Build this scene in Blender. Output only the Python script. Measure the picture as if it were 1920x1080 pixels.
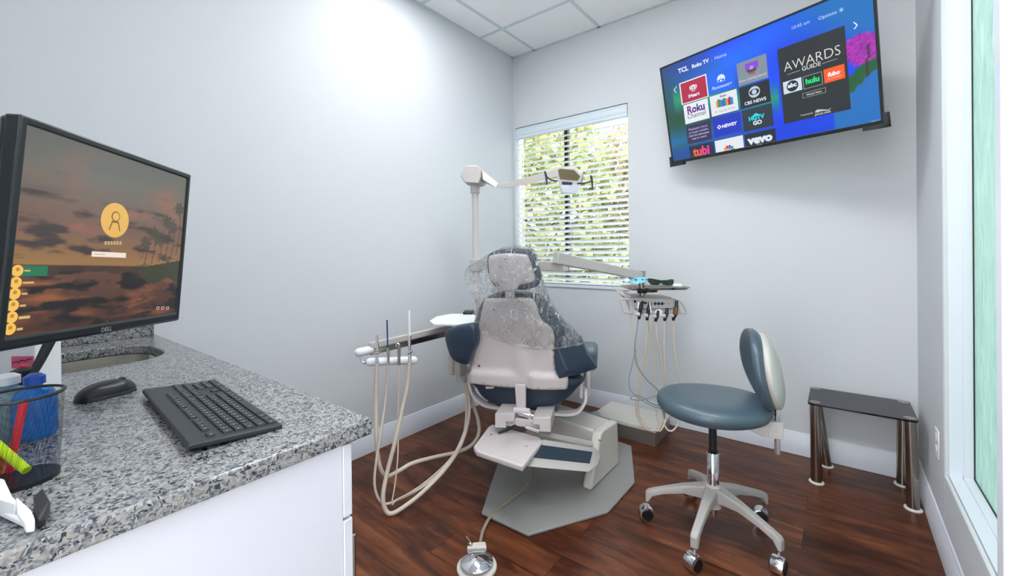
import bpy, bmesh, math, random
from mathutils import Vector, Matrix, noise
for o in list(bpy.data.objects): bpy.data.objects.remove(o)
S = bpy.context.scene
COL = S.collection
random.seed(7)
PI = math.pi

# ------------------------------------------------------------------ camera (solved from the room's lines)
FPX, YAW, PIT, ROL, CY, HC = 795.06, .6542, -.0045, -.011, 474.27, 1.24
CW = Vector((-math.sin(YAW)*math.cos(PIT), math.cos(YAW)*math.cos(PIT), math.sin(PIT)))
_r = CW.cross(Vector((0, 0, 1))).normalized(); _u = _r.cross(CW)
CR = math.cos(ROL)*_r + math.sin(ROL)*_u
CU = -math.sin(ROL)*_r + math.cos(ROL)*_u
EYE = Vector((0, 0, HC))
cam_d = bpy.data.cameras.new('camera'); cam = bpy.data.objects.new('camera', cam_d); COL.objects.link(cam)
cam_d.sensor_width = 36; cam_d.lens = FPX*36/1920; cam_d.shift_y = (CY-540)/1920; cam_d.clip_start = .02
M = Matrix((CR, CU, -CW)).transposed().to_4x4(); M.translation = EYE
cam.matrix_world = M
S.camera = cam
S.view_settings.view_transform = 'Standard'; S.view_settings.look = 'None'
S.view_settings.gamma = 1; S.view_settings.exposure = 0.47
try: S.view_settings.use_curve_mapping = False
except Exception: pass

# ------------------------------------------------------------------ world and sun
w = bpy.data.worlds.new('sky'); S.world = w; w.use_nodes = True
bg = w.node_tree.nodes['Background']; bg.inputs[0].default_value = (.93, .965, 1, 1); bg.inputs[1].default_value = 4.5
sun_d = bpy.data.lights.new('sun', 'SUN'); sun_d.energy = 9.5; sun_d.angle = .01; sun_d.color = (1, .95, .82)
sun = bpy.data.objects.new('sun', sun_d); COL.objects.link(sun)
sun.rotation_euler = Vector((.35, .75, -.75)).to_track_quat('-Z', 'Y').to_euler()
LIGHT_MAIN, FILL_HALL = 8.5, 15.0       # emission of the ceiling light panels

# ------------------------------------------------------------------ measuring helpers: a point of the photograph at a known distance
def ray(x, y): return CW + CR*((x-960)/FPX) - CU*((y-CY)/FPX)
def P(x, y, D): return EYE + ray(x, y)*D
def hz(x, y, z): d = ray(x, y); return EYE + d*((z-HC)/d.z)
class Fr:                                   # a plane in the room: origin, right, up, normal
    def __init__(s, o, r, u):
        s.o = Vector(o); s.r = Vector(r).normalized(); u = Vector(u); s.u = (u - s.r*u.dot(s.r)).normalized(); s.n = s.r.cross(s.u)
    def pt(s, a, b, c=0): return s.o + s.r*a + s.u*b + s.n*c
    def hit(s, x, y):
        d = ray(x, y); t = (s.o-EYE).dot(s.n)/d.dot(s.n); q = EYE + d*t - s.o
        return (q.dot(s.r), q.dot(s.u))
    def shift(s, c): return Fr(s.o + s.n*c, s.r, s.u)
RX = Vector((.7935, .6085, 0)).normalized(); FX = Vector((-.6085, .7935, 0)).normalized(); Z = Vector((0, 0, 1))
def V(x, y, D): return Fr(P(x, y, D), RX, Z)     # upright plane squarely across the view axis

# ------------------------------------------------------------------ materials
def lin(c):
    c = c/255; return c/12.92 if c <= .04045 else ((c+.055)/1.055)**2.4
def rgb(c): return (lin(c[0]), lin(c[1]), lin(c[2]), 1)
def mat(name, c, rough=.5, metal=0, coat=0, bump=0, bscale=60, var=0, spec=.5, **k):
    m = bpy.data.materials.new(name); m.use_nodes = True; nt = m.node_tree; b = nt.nodes['Principled BSDF']
    b.inputs['Base Color'].default_value = rgb(c); b.inputs['Roughness'].default_value = rough
    b.inputs['Metallic'].default_value = metal; b.inputs['Coat Weight'].default_value = coat
    b.inputs['Specular IOR Level'].default_value = spec
    for kk, v in k.items(): b.inputs[kk.replace('_', ' ')].default_value = v
    tc = nt.nodes.new('ShaderNodeTexCoord')
    n = nt.nodes.new('ShaderNodeTexNoise'); n.inputs['Scale'].default_value = bscale; n.inputs['Detail'].default_value = 4
    nt.links.new(tc.outputs['Object'], n.inputs['Vector'])
    if bump:
        bp = nt.nodes.new('ShaderNodeBump'); bp.inputs['Strength'].default_value = bump; bp.inputs['Distance'].default_value = .002
        nt.links.new(n.outputs['Fac'], bp.inputs['Height']); nt.links.new(bp.outputs['Normal'], b.inputs['Normal'])
    r = nt.nodes.new('ShaderNodeMapRange'); r.inputs[3].default_value = max(.02, rough-.04); r.inputs[4].default_value = min(1, rough+.04)
    nt.links.new(n.outputs['Fac'], r.inputs[0]); nt.links.new(r.outputs[0], b.inputs['Roughness'])
    return m
def ramp(nt, stops, fac, interp='LINEAR'):
    r = nt.nodes.new('ShaderNodeValToRGB'); r.color_ramp.interpolation = interp
    e = r.color_ramp.elements
    while len(e) < len(stops): e.new(.5)
    for i, (p, c) in enumerate(stops): e[i].position = p; e[i].color = rgb(c)
    nt.links.new(fac, r.inputs[0]); return r

m_wall = mat('wall_paint', (211, 214, 218), .7, bump=.12, bscale=220, spec=.2)
m_ceil = mat('ceiling_tile', (249, 249, 249), .9, bump=.35, bscale=160)
m_grid = mat('ceiling_grid_white', (206, 216, 220), .5)
m_trim = mat('white_trim_paint', (224, 227, 236), .35)
m_cab = mat('white_laminate', (214, 217, 228), .35)
m_beige = mat('warm_grey_plastic', (208, 199, 199), .38, bump=.05)
m_beige2 = mat('putty_paint', (192, 187, 183), .4, bump=.05)
m_plate = mat('grey_painted_steel', (146, 145, 143), .42, bump=.05)
m_block = mat('pale_putty_plastic', (210, 206, 198), .42, bump=.05)
m_navy = mat('navy_vinyl', (42, 57, 76), .42, bump=.25, bscale=400, coat=.1)
m_navy_dark = mat('dark_navy_insert', (36, 52, 66), .5)
m_teal = mat('teal_vinyl', (70, 88, 100), .36, bump=.2, bscale=400, coat=.15)
m_chrome = mat('chrome', (225, 225, 228), .08, 1)
m_nickel = mat('brushed_nickel', (168, 160, 150), .2, 1)
m_steel = mat('satin_steel', (190, 186, 176), .3, 1)
m_steelbox = mat('stainless_box', (150, 142, 136), .42, .75)
m_black = mat('black_plastic', (18, 20, 24), .35)
m_bezel = mat('black_bezel', (14, 22, 28), .3)
m_dark = mat('charcoal_plastic', (34, 38, 42), .45)
m_key = mat('keyboard_grey', (40, 45, 49), .5)
m_hose = mat('beige_tubing', (216, 202, 188), .4)
m_hose2 = mat('grey_tubing', (140, 150, 156), .35)
m_ghose = mat('taupe_tubing', (150, 140, 126), .4)
m_white = mat('white_plastic', (238, 240, 244), .35)
m_legwhite = mat('white_foot', (225, 225, 220), .4)
m_sleeve = mat('grey_sleeve', (136, 142, 150), .5)
m_glossblack = mat('black_glass', (10, 13, 18), .05, spec=.35)
m_blue = mat('blue_plastic', (10, 84, 190), .25)
m_tipblue = mat('blue_tip', (10, 50, 130), .3)
m_red = mat('red_plastic', (225, 25, 50), .3)
m_yel = mat('neon_yellow', (190, 225, 10), .3)
m_bronze = mat('dark_bronze_frame', (28, 34, 32), .5)
m_pink = mat('pink_label', (226, 90, 130), .5)
m_paper = mat('pale_blue_paper', (130, 205, 225), .7)
m_bark = mat('bark', (70, 55, 42), .9, bump=.6, bscale=30)
m_earth = mat('outdoor_soil', (120, 112, 95), .9, bump=.5, bscale=8)
m_amber = mat('amber_plastic', (110, 80, 30), .3)
m_slat = mat('blind_slat', (232, 240, 244), .45)
m_valance = mat('blind_valance', (214, 226, 234), .45)

def m_leaf(name, a, b):
    m = bpy.data.materials.new(name); m.use_nodes = True; nt = m.node_tree; p = nt.nodes['Principled BSDF']
    g = nt.nodes.new('ShaderNodeNewGeometry'); r = ramp(nt, [(0, a), (1, b)], g.outputs['Random Per Island'])
    nt.links.new(r.outputs[0], p.inputs['Base Color']); p.inputs['Roughness'].default_value = .6
    t = nt.nodes.new('ShaderNodeBsdfTranslucent'); nt.links.new(r.outputs[0], t.inputs[0])
    mx = nt.nodes.new('ShaderNodeMixShader'); mx.inputs[0].default_value = .35
    nt.links.new(p.outputs[0], mx.inputs[1]); nt.links.new(t.outputs[0], mx.inputs[2]); nt.links.new(mx.outputs[0], nt.nodes['Material Output'].inputs[0])
    return m
m_leaf1 = m_leaf('yellow_green_leaves', (96, 106, 58), (214, 204, 140))
m_leaf2 = m_leaf('green_leaves', (90, 104, 72), (170, 180, 120))
m_leaf3 = m_leaf('rusty_leaves', (136, 108, 84), (200, 184, 134))

def m_wood():
    m = bpy.data.materials.new('dark_plank_floor'); m.use_nodes = True; nt = m.node_tree; b = nt.nodes['Principled BSDF']; L = nt.links
    tc = nt.nodes.new('ShaderNodeTexCoord')
    br = nt.nodes.new('ShaderNodeTexBrick'); br.offset = .37; br.inputs['Scale'].default_value = 1
    br.inputs['Brick Width'].default_value = 1.22; br.inputs['Row Height'].default_value = .155; br.inputs['Mortar Size'].default_value = .0012
    br.inputs['Color1'].default_value = (0, 0, 0, 1); br.inputs['Color2'].default_value = (1, 1, 1, 1); br.inputs['Mortar'].default_value = (.5, .5, .5, 1)
    L.new(tc.outputs['Object'], br.inputs['Vector'])
    mp = nt.nodes.new('ShaderNodeMapping'); mp.inputs['Scale'].default_value = (1.6, 9, 1); L.new(tc.outputs['Object'], mp.inputs['Vector'])
    ad = nt.nodes.new('ShaderNodeVectorMath'); ad.operation = 'MULTIPLY_ADD'; L.new(br.outputs['Color'], ad.inputs[0]); ad.inputs[1].default_value = (7, 3, 5); L.new(mp.outputs[0], ad.inputs[2])
    n = nt.nodes.new('ShaderNodeTexNoise'); n.inputs['Scale'].default_value = 1.6; n.inputs['Detail'].default_value = 9; n.inputs['Roughness'].default_value = .66; n.inputs['Distortion'].default_value = .7
    L.new(ad.outputs[0], n.inputs['Vector'])
    r = ramp(nt, [(.2, (38, 17, 11)), (.42, (76, 38, 23)), (.56, (112, 62, 37)), (.78, (155, 98, 60))], n.outputs['Fac'])
    mx = nt.nodes.new('ShaderNodeMix'); mx.data_type = 'RGBA'; mx.blend_type = 'MULTIPLY'; mx.inputs[0].default_value = 1
    L.new(r.outputs[0], mx.inputs[6])
    r2 = ramp(nt, [(0, (205, 200, 200)), (1, (255, 255, 255))], br.outputs['Color']); L.new(r2.outputs[0], mx.inputs[7])
    mo = nt.nodes.new('ShaderNodeMix'); mo.data_type = 'RGBA'; L.new(br.outputs['Fac'], mo.inputs[0]); L.new(mx.outputs[2], mo.inputs[6]); mo.inputs[7].default_value = rgb((22, 10, 7))
    L.new(mo.outputs[2], b.inputs['Base Color'])
    b.inputs['Roughness'].default_value = .3; b.inputs['Specular IOR Level'].default_value = .3
    bp = nt.nodes.new('ShaderNodeBump'); bp.inputs['Strength'].default_value = .12; bp.inputs['Distance'].default_value = .002; L.new(n.outputs['Fac'], bp.inputs['Height']); L.new(bp.outputs[0], b.inputs['Normal'])
    rr = nt.nodes.new('ShaderNodeMapRange'); rr.inputs[3].default_value = .24; rr.inputs[4].default_value = .42; L.new(n.outputs['Fac'], rr.inputs[0]); L.new(rr.outputs[0], b.inputs['Roughness'])
    return m
def m_gran():
    m = bpy.data.materials.new('speckled_granite'); m.use_nodes = True; nt = m.node_tree; b = nt.nodes['Principled BSDF']; L = nt.links
    tc = nt.nodes.new('ShaderNodeTexCoord')
    n0 = nt.nodes.new('ShaderNodeTexNoise'); n0.inputs['Scale'].default_value = 60; L.new(tc.outputs['Object'], n0.inputs['Vector'])
    ad = nt.nodes.new('ShaderNodeVectorMath'); ad.operation = 'MULTIPLY_ADD'; L.new(n0.outputs['Color'], ad.inputs[0]); ad.inputs[1].default_value = (.022,)*3; L.new(tc.outputs['Object'], ad.inputs[2])
    v = nt.nodes.new('ShaderNodeTexVoronoi'); v.inputs['Scale'].default_value = 265; L.new(ad.outputs[0], v.inputs['Vector'])
    sp = nt.nodes.new('ShaderNodeSeparateColor'); L.new(v.outputs['Color'], sp.inputs[0])
    n1 = nt.nodes.new('ShaderNodeTexNoise'); n1.inputs['Scale'].default_value = 60; n1.inputs['Detail'].default_value = 3; L.new(tc.outputs['Object'], n1.inputs['Vector'])
    a = nt.nodes.new('ShaderNodeMath'); a.operation = 'MULTIPLY_ADD'; L.new(n1.outputs['Fac'], a.inputs[0]); a.inputs[1].default_value = 1.1; L.new(sp.outputs[0], a.inputs[2])
    a2 = nt.nodes.new('ShaderNodeMath'); a2.operation = 'MULTIPLY'; a2.inputs[1].default_value = .5; L.new(a.outputs[0], a2.inputs[0])
    r = ramp(nt, [(0, (24, 28, 38)), (.28, (30, 34, 44)), (.38, (84, 92, 102)), (.5, (128, 130, 132)), (.6, (140, 138, 134)), (.74, (162, 163, 163)), (.88, (124, 114, 112))], a2.outputs[0])
    L.new(r.outputs[0], b.inputs['Base Color']); b.inputs['Roughness'].default_value = .14
    return m
m_floor = m_wood(); m_granite = m_gran()

def m_glassy(name, tint, mixw, rough=.05):
    m = bpy.data.materials.new(name); m.use_nodes = True; nt = m.node_tree; L = nt.links; nt.nodes.remove(nt.nodes['Principled BSDF'])
    t = nt.nodes.new('ShaderNodeBsdfTransparent'); t.inputs[0].default_value = rgb(tint)
    g = nt.nodes.new('ShaderNodeBsdfGlossy'); g.inputs['Roughness'].default_value = rough
    f = nt.nodes.new('ShaderNodeFresnel'); f.inputs[0].default_value = 1.45
    a = nt.nodes.new('ShaderNodeMath'); a.operation = 'MULTIPLY'; a.inputs[1].default_value = mixw; L.new(f.outputs[0], a.inputs[0])
    mx = nt.nodes.new('ShaderNodeMixShader'); L.new(a.outputs[0], mx.inputs[0]); L.new(t.outputs[0], mx.inputs[1]); L.new(g.outputs[0], mx.inputs[2]); L.new(mx.outputs[0], nt.nodes['Material Output'].inputs[0])
    return m
m_glass = m_glassy('clear_pane', (244, 250, 248), 1)
m_shade = m_glassy('smoked_lens', (60, 66, 64), 1.6)
def m_bagm():
    m = bpy.data.materials.new('crinkled_clear_film'); m.use_nodes = True; nt = m.node_tree; L = nt.links; nt.nodes.remove(nt.nodes['Principled BSDF'])
    tc = nt.nodes.new('ShaderNodeTexCoord')
    mp = nt.nodes.new('ShaderNodeMapping'); mp.inputs['Rotation'].default_value = (0, .5, .4); mp.inputs['Scale'].default_value = (1, 1, .38); L.new(tc.outputs['Object'], mp.inputs[0])
    n = nt.nodes.new('ShaderNodeTexNoise'); n.inputs['Scale'].default_value = 14; n.inputs['Detail'].default_value = 6; n.inputs['Distortion'].default_value = 2.4; L.new(mp.outputs[0], n.inputs[0])
    bp = nt.nodes.new('ShaderNodeBump'); bp.inputs['Strength'].default_value = 1; bp.inputs['Distance'].default_value = .07; L.new(n.outputs['Fac'], bp.inputs['Height'])
    t = nt.nodes.new('ShaderNodeBsdfTransparent')
    g = nt.nodes.new('ShaderNodeBsdfGlossy'); g.inputs['Roughness'].default_value = .12; L.new(bp.outputs[0], g.inputs['Normal'])
    d = nt.nodes.new('ShaderNodeBsdfDiffuse'); d.inputs[0].default_value = rgb((225, 232, 236)); L.new(bp.outputs[0], d.inputs['Normal'])
    lw = nt.nodes.new('ShaderNodeLayerWeight'); lw.inputs[0].default_value = .2; L.new(bp.outputs[0], lw.inputs['Normal'])
    a = nt.nodes.new('ShaderNodeMath'); a.operation = 'MULTIPLY_ADD'; a.inputs[1].default_value = .45; a.inputs[2].default_value = .02; L.new(lw.outputs['Fresnel'], a.inputs[0])
    # creases: pale glints painted in as diffuse streaks, over a white haze
    mp2 = nt.nodes.new('ShaderNodeMapping'); mp2.inputs['Rotation'].default_value = (.3, .9, .5); mp2.inputs['Scale'].default_value = (1.6, 1, .45); L.new(tc.outputs['Object'], mp2.inputs[0])
    n2 = nt.nodes.new('ShaderNodeTexNoise'); n2.inputs['Scale'].default_value = 11; n2.inputs['Detail'].default_value = 2; n2.inputs['Distortion'].default_value = 1.1; L.new(mp2.outputs[0], n2.inputs[0])
    st = ramp(nt, [(.40, (0, 0, 0)), (.47, (10, 10, 10)), (.5, (235, 235, 235)), (.515, (40, 40, 40)), (.56, (0, 0, 0)), (.62, (60, 60, 60)), (.635, (200, 200, 200)), (.65, (0, 0, 0))], n2.outputs['Fac'])
    ad = nt.nodes.new('ShaderNodeMath'); ad.operation = 'MULTIPLY_ADD'; ad.inputs[1].default_value = .15; L.new(st.outputs[0], ad.inputs[0]); L.new(a.outputs[0], ad.inputs[2])
    dm = nt.nodes.new('ShaderNodeMath'); dm.operation = 'MULTIPLY_ADD'; dm.inputs[1].default_value = .7; dm.inputs[2].default_value = .085; L.new(st.outputs[0], dm.inputs[0])
    m1 = nt.nodes.new('ShaderNodeMixShader'); L.new(ad.outputs[0], m1.inputs[0]); L.new(t.outputs[0], m1.inputs[1]); L.new(g.outputs[0], m1.inputs[2])
    m2 = nt.nodes.new('ShaderNodeMixShader'); L.new(dm.outputs[0], m2.inputs[0]); L.new(m1.outputs[0], m2.inputs[1]); L.new(d.outputs[0], m2.inputs[2])
    L.new(m2.outputs[0], nt.nodes['Material Output'].inputs[0]); return m
m_bag = m_bagm()
def m_frost():
    m = bpy.data.materials.new('frosted_green_glass'); m.use_nodes = True; nt = m.node_tree; L = nt.links; b = nt.nodes['Principled BSDF']
    tc = nt.nodes.new('ShaderNodeTexCoord'); mp = nt.nodes.new('ShaderNodeMapping'); mp.inputs['Scale'].default_value = (1, 12, 2.2); L.new(tc.outputs['Object'], mp.inputs[0])
    n = nt.nodes.new('ShaderNodeTexNoise'); n.inputs['Scale'].default_value = 3; n.inputs['Detail'].default_value = 5; n.inputs['Distortion'].default_value = 1.2; L.new(mp.outputs[0], n.inputs[0])
    r = ramp(nt, [(.3, (172, 206, 196)), (.7, (205, 226, 218))], n.outputs['Fac']); L.new(r.outputs[0], b.inputs['Base Color'])
    b.inputs['Roughness'].default_value = .25
    t = nt.nodes.new('ShaderNodeBsdfTranslucent'); L.new(r.outputs[0], t.inputs[0])
    bp = nt.nodes.new('ShaderNodeBump'); bp.inputs['Strength'].default_value = .5; bp.inputs['Distance'].default_value = .01; L.new(n.outputs['Fac'], bp.inputs['Height']); L.new(bp.outputs[0], b.inputs['Normal'])
    mx = nt.nodes.new('ShaderNodeMixShader'); mx.inputs[0].default_value = .35; L.new(b.outputs[0], mx.inputs[1]); L.new(t.outputs[0], mx.inputs[2]); L.new(mx.outputs[0], nt.nodes['Material Output'].inputs[0])
    return m
m_frosted = m_frost()
def m_meshcup():
    m = bpy.data.materials.new('black_wire_mesh'); m.use_nodes = True; nt = m.node_tree; L = nt.links; b = nt.nodes['Principled BSDF']
    b.inputs['Base Color'].default_value = rgb((16, 20, 26)); b.inputs['Roughness'].default_value = .4
    uv = nt.nodes.new('ShaderNodeTexCoord'); mp = nt.nodes.new('ShaderNodeMapping'); mp.inputs['Scale'].default_value = (520, 520, 520); mp.inputs['Rotation'].default_value = (.6, .6, .6); L.new(uv.outputs['Object'], mp.inputs[0])
    ck = nt.nodes.new('ShaderNodeTexChecker'); ck.inputs['Scale'].default_value = 1; L.new(mp.outputs[0], ck.inputs[0])
    t = nt.nodes.new('ShaderNodeBsdfTransparent'); mx = nt.nodes.new('ShaderNodeMixShader'); mm = nt.nodes.new('ShaderNodeMath'); mm.operation = 'MAXIMUM'; mm.inputs[1].default_value = .5; L.new(ck.outputs['Fac'], mm.inputs[0]); L.new(mm.outputs[0], mx.inputs[0]); L.new(b.outputs[0], mx.inputs[1]); L.new(t.outputs[0], mx.inputs[2]); L.new(mx.outputs[0], nt.nodes['Material Output'].inputs[0])
    return m
m_wire = m_meshcup()
def m_emit(name, c, s):
    m = bpy.data.materials.new(name); m.use_nodes = True; nt = m.node_tree; nt.nodes.remove(nt.nodes['Principled BSDF'])
    e = nt.nodes.new('ShaderNodeEmission'); e.inputs[0].default_value = rgb(c); e.inputs[1].default_value = s
    nt.links.new(e.outputs[0], nt.nodes['Material Output'].inputs[0]); return m
def m_screen(name, s):
    m = bpy.data.materials.new(name); m.use_nodes = True; nt = m.node_tree; L = nt.links; b = nt.nodes['Principled BSDF']
    a = nt.nodes.new('ShaderNodeAttribute'); a.attribute_name = 'Col'; b.inputs['Base Color'].default_value = (.01, .01, .012, 1); b.inputs['Roughness'].default_value = .25
    L.new(a.outputs['Color'], b.inputs['Emission Color']); b.inputs['Emission Strength'].default_value = s; return m

# ------------------------------------------------------------------ mesh builder
def cat(pts, n=6, closed=False):
    pts = [Vector(p) for p in pts]; out = []; N = len(pts)
    rng = range(N) if closed else range(N-1)
    for i in rng:
        p1, p2 = pts[i], pts[(i+1) % N]
        p0 = pts[i-1] if (closed or i > 0) else p1*2-p2
        p3 = pts[(i+2) % N] if (closed or i+2 < N) else p2*2-p1
        for k in range(n):
            t = k/n
            out.append(.5*((2*p1)+(p2-p0)*t+(2*p0-5*p1+4*p2-p3)*t*t+(3*p1-p0-3*p2+p3)*t**3))
    if not closed: out.append(pts[-1])
    return out
class MB:
    def __init__(s): s.v = []; s.f = []; s.m = []
    def add(s, v, f, mi=0):
        o = len(s.v); s.v += [Vector(p) for p in v]; s.f += [[i+o for i in q] for q in f]; s.m += [mi]*len(f); return s
    def slab(s, pts, vec, mi=0):                      # a polygon pushed along vec
        n = len(pts); a = [Vector(p) for p in pts]; vec = Vector(vec)
        return s.add(a+[p+vec for p in a], [list(range(n))[::-1], list(range(n, 2*n))]+[[i, (i+1) % n, n+(i+1) % n, n+i] for i in range(n)], mi)
    def box(s, a, b, mi=0):
        (x0, y0, z0), (x1, y1, z1) = a, b
        return s.slab([(x0, y0, z0), (x1, y0, z0), (x1, y1, z0), (x0, y1, z0)], (0, 0, z1-z0), mi)
    def fbox(s, fr, a0, a1, b0, b1, c0, c1, mi=0):
        return s.slab([fr.pt(a0, b0, c0), fr.pt(a1, b0, c0), fr.pt(a1, b1, c0), fr.pt(a0, b1, c0)], fr.n*(c1-c0), mi)
    def tube(s, pts, r, seg=10, n=5, mi=0, smooth=True, cap=True, flat=1):
        pts = cat(pts, n) if smooth and len(pts) > 2 else [Vector(p) for p in pts]
        N = len(pts); rs = r if isinstance(r, (list, tuple)) else [r, r]
        T = [(pts[min(i+1, N-1)]-pts[max(i-1, 0)]).normalized() for i in range(N)]
        a = T[0].orthogonal().normalized(); v = []
        for i in range(N):
            a = (a - T[i]*a.dot(T[i])).normalized(); b = T[i].cross(a); q = i/(N-1)*(len(rs)-1); k = min(int(q), len(rs)-2); rr = rs[k]+(rs[k+1]-rs[k])*(q-k)
            v += [pts[i]+(a*math.cos(2*PI*j/seg)+b*math.sin(2*PI*j/seg)*flat)*rr for j in range(seg)]
        f = [[i*seg+j, i*seg+(j+1) % seg, (i+1)*seg+(j+1) % seg, (i+1)*seg+j] for i in range(N-1) for j in range(seg)]
        if cap: f += [list(range(seg))[::-1], list(range((N-1)*seg, N*seg))]
        return s.add(v, f, mi)
    def lathe(s, o, ax, prof, seg=24, mi=0, sx=1, xdir=None):
        o = Vector(o); ax = Vector(ax).normalized(); a = Vector(xdir) if xdir is not None else ax.orthogonal().normalized(); b = ax.cross(a); v = []
        for r, h in prof: v += [o+ax*h+(a*math.cos(2*PI*j/seg)*sx+b*math.sin(2*PI*j/seg))*r for j in range(seg)]
        n = len(prof); f = [[i*seg+j, i*seg+(j+1) % seg, (i+1)*seg+(j+1) % seg, (i+1)*seg+j] for i in range(n-1) for j in range(seg)]
        f += [list(range(seg))[::-1], list(range((n-1)*seg, n*seg))]
        return s.add(v, f, mi)
    def pillow(s, fr, out2, tf, tb, e=.5, rings=7, n=5, curve=None, mi=0, ctr=None, smooth=True):   # padded shape: outline, thickness to front and back
        o = [Vector((a, b, 0)) for a, b in out2]; o = cat(o, n, True) if smooth else o
        c = Vector((ctr[0], ctr[1], 0)) if ctr else sum(o, Vector())/len(o); N = len(o); v = []
        cf = curve or (lambda a, b: 0)
        ph = [-PI/2+PI*k/(2*rings) for k in range(2*rings+1)]
        for p in ph[1:-1]:
            sc = max(0, math.cos(p))**e; h = abs(math.sin(p))**e*(tf if p > 0 else -tb)
            for q in o:
                w_ = c+(q-c)*sc; v.append(fr.pt(w_.x, w_.y, h+cf(w_.x, w_.y)))
        K = len(ph)-2
        v.append(fr.pt(c.x, c.y, -tb+cf(c.x, c.y))); v.append(fr.pt(c.x, c.y, tf+cf(c.x, c.y)))
        f = [[i*N+j, i*N+(j+1) % N, (i+1)*N+(j+1) % N, (i+1)*N+j] for i in range(K-1) for j in range(N)]
        f += [[K*N, (j+1) % N, j] for j in range(N)]+[[K*N+1, (K-1)*N+j, (K-1)*N+(j+1) % N] for j in range(N)]
        return s.add(v, f, mi)
    def loft(s, secs, mi=0):
        n = len(secs[0]); v = [Vector(p) for q in secs for p in q]; K = len(secs)
        f = [[i*n+j, i*n+(j+1) % n, (i+1)*n+(j+1) % n, (i+1)*n+j] for i in range(K-1) for j in range(n)]
        return s.add(v, f+[list(range(n))[::-1], list(range((K-1)*n, K*n))], mi)
    def hull(s, pts, mi=0):
        bm = bmesh.new(); vs = [bm.verts.new(p) for p in pts]; bmesh.ops.convex_hull(bm, input=vs)
        bm.verts.ensure_lookup_table(); bm.verts.index_update(); v = [q.co.copy() for q in bm.verts]; f = [[q.index for q in k.verts] for k in bm.faces]; bm.free()
        return s.add(v, f, mi)
WL = {}
def tag(o, label=None, catg=None, group=None, kind=None):
    if label: o['label'] = label
    if catg: o['category'] = catg
    if group: o['group'] = group
    if kind: o['kind'] = kind
    return o
def build(name, mb, mats, parent=None, bevel=0, seg=2, ang=40, sub=0, label=None, cols=None):
    me = bpy.data.meshes.new(name)
    if parent is not None: org = WL[parent.name]
    else:
        lo = Vector([min(v[i] for v in mb.v) for i in range(3)]); hi = Vector([max(v[i] for v in mb.v) for i in range(3)]); org = Vector(((lo.x+hi.x)/2, (lo.y+hi.y)/2, lo.z))
    me.from_pydata([tuple(v-org) for v in mb.v], [], mb.f)
    ms = mats if isinstance(mats, (list, tuple)) else [mats]
    for m in ms: me.materials.append(m)
    for p, i in zip(me.polygons, mb.m): p.material_index = i; p.use_smooth = True
    bm = bmesh.new(); bm.from_mesh(me)
    if cols is None:
        bmesh.ops.remove_doubles(bm, verts=bm.verts, dist=1e-6)
        bmesh.ops.recalc_face_normals(bm, faces=bm.faces)
    bm.to_mesh(me); bm.free()
    if cols is not None:
        a = me.color_attributes.new('Col', 'FLOAT_COLOR', 'CORNER')
        k = 0
        for p, c in zip(me.polygons, cols):
            for li in p.loop_indices:
                cc = c[li-p.loop_start] if isinstance(c[0], (tuple, list)) else c
                a.data[li].color = cc
    me.set_sharp_from_angle(angle=math.radians(ang))
    o = bpy.data.objects.new(name, me); COL.objects.link(o); WL[o.name] = org
    if parent is not None: o.parent = parent
    else: o.location = org
    if bevel:
        b = o.modifiers.new('edge', 'BEVEL'); b.width = bevel; b.segments = seg; b.limit_method = 'ANGLE'; b.angle_limit = math.radians(35); b.use_clamp_overlap = True
    if sub:
        b = o.modifiers.new('smooth', 'SUBSURF'); b.levels = sub; b.render_levels = sub
    if label: o['label'] = label
    return o
def thing(name, label, catg, loc, group=None):
    o = bpy.data.objects.new(name, None); COL.objects.link(o); o.location = loc; o.empty_display_size = .05; WL[o.name] = Vector(loc)
    return tag(o, label, catg, group)
def struct(name, mb, m, parent=None, **k):
    o = build(name, mb, m, parent, **k); o['kind'] = 'structure'; return o

# ================================================================== THE ROOM
XL, YB, ZC, XR = -2.317, 3.062, 2.98, .333
YH = -1.9
struct('floor', MB().box((XL-.1, -.2, -.06), (XR+.3, YB+.1, 0)), m_floor)
struct('floor_hall_bounce', MB().box((XL-.1, YH, -.06), (XR+.3, -.2, 0)), mat('pale_bounce_tile', (222, 220, 214), .4, bump=.1))  # unseen floor made pale so that it bounces sun up at the ceiling
struct('ceiling', MB().box((XL-.1, YH, ZC), (XR+.3, YB+.1, ZC+.08)), m_ceil)
g = MB(); bw = .012; zt = ZC-.004
gx = [-2.071+.61*i for i in range(4)]; gy = [2.602-.614*i for i in range(8)]
for x in gx: g.box((x-bw, YH, zt), (x+bw, YB, ZC+.001))
for y in gy: g.box((XL, y-bw, zt-.001), (XR, y+bw, ZC+.001))
g.box((XL, YH, zt), (XL+.022, YB, ZC+.001)); g.box((XR-.022, YH, zt), (XR, YB, ZC+.001)); g.box((XL, YB-.022, zt), (XR, YB, ZC+.001))
struct('trim_1', g, m_grid)
struct('wall_left', MB().box((XL-.1, YH, 0), (XL, YB+.1, ZC)), m_wall)
wx0, wx1, wz0, wz1 = -2.300, -1.240, .955, 2.345
wt = YB+.10
b = MB()
b.box((XL, YB, 0), (XR+.1, wt, wz0)); b.box((XL, YB, wz1), (XR+.1, wt, ZC)); b.box((XL, YB, wz0), (wx0, wt, wz1)); b.box((wx1, YB, wz0), (XR+.1, wt, wz1))
struct('wall_back', b, m_wall)
ry0, ry1, rz0, rz1 = 1.32, 2.28, .366, 2.42
b = MB(); xt = XR+.16
b.box((XR, YH, 0), (xt, YB, rz0)); b.box((XR, YH, rz1), (xt, YB, ZC)); b.box((XR, YH, rz0), (xt, ry0, rz1)); b.box((XR, ry1, rz0), (xt, YB, rz1))
struct('wall_right', b, m_wall)
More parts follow.
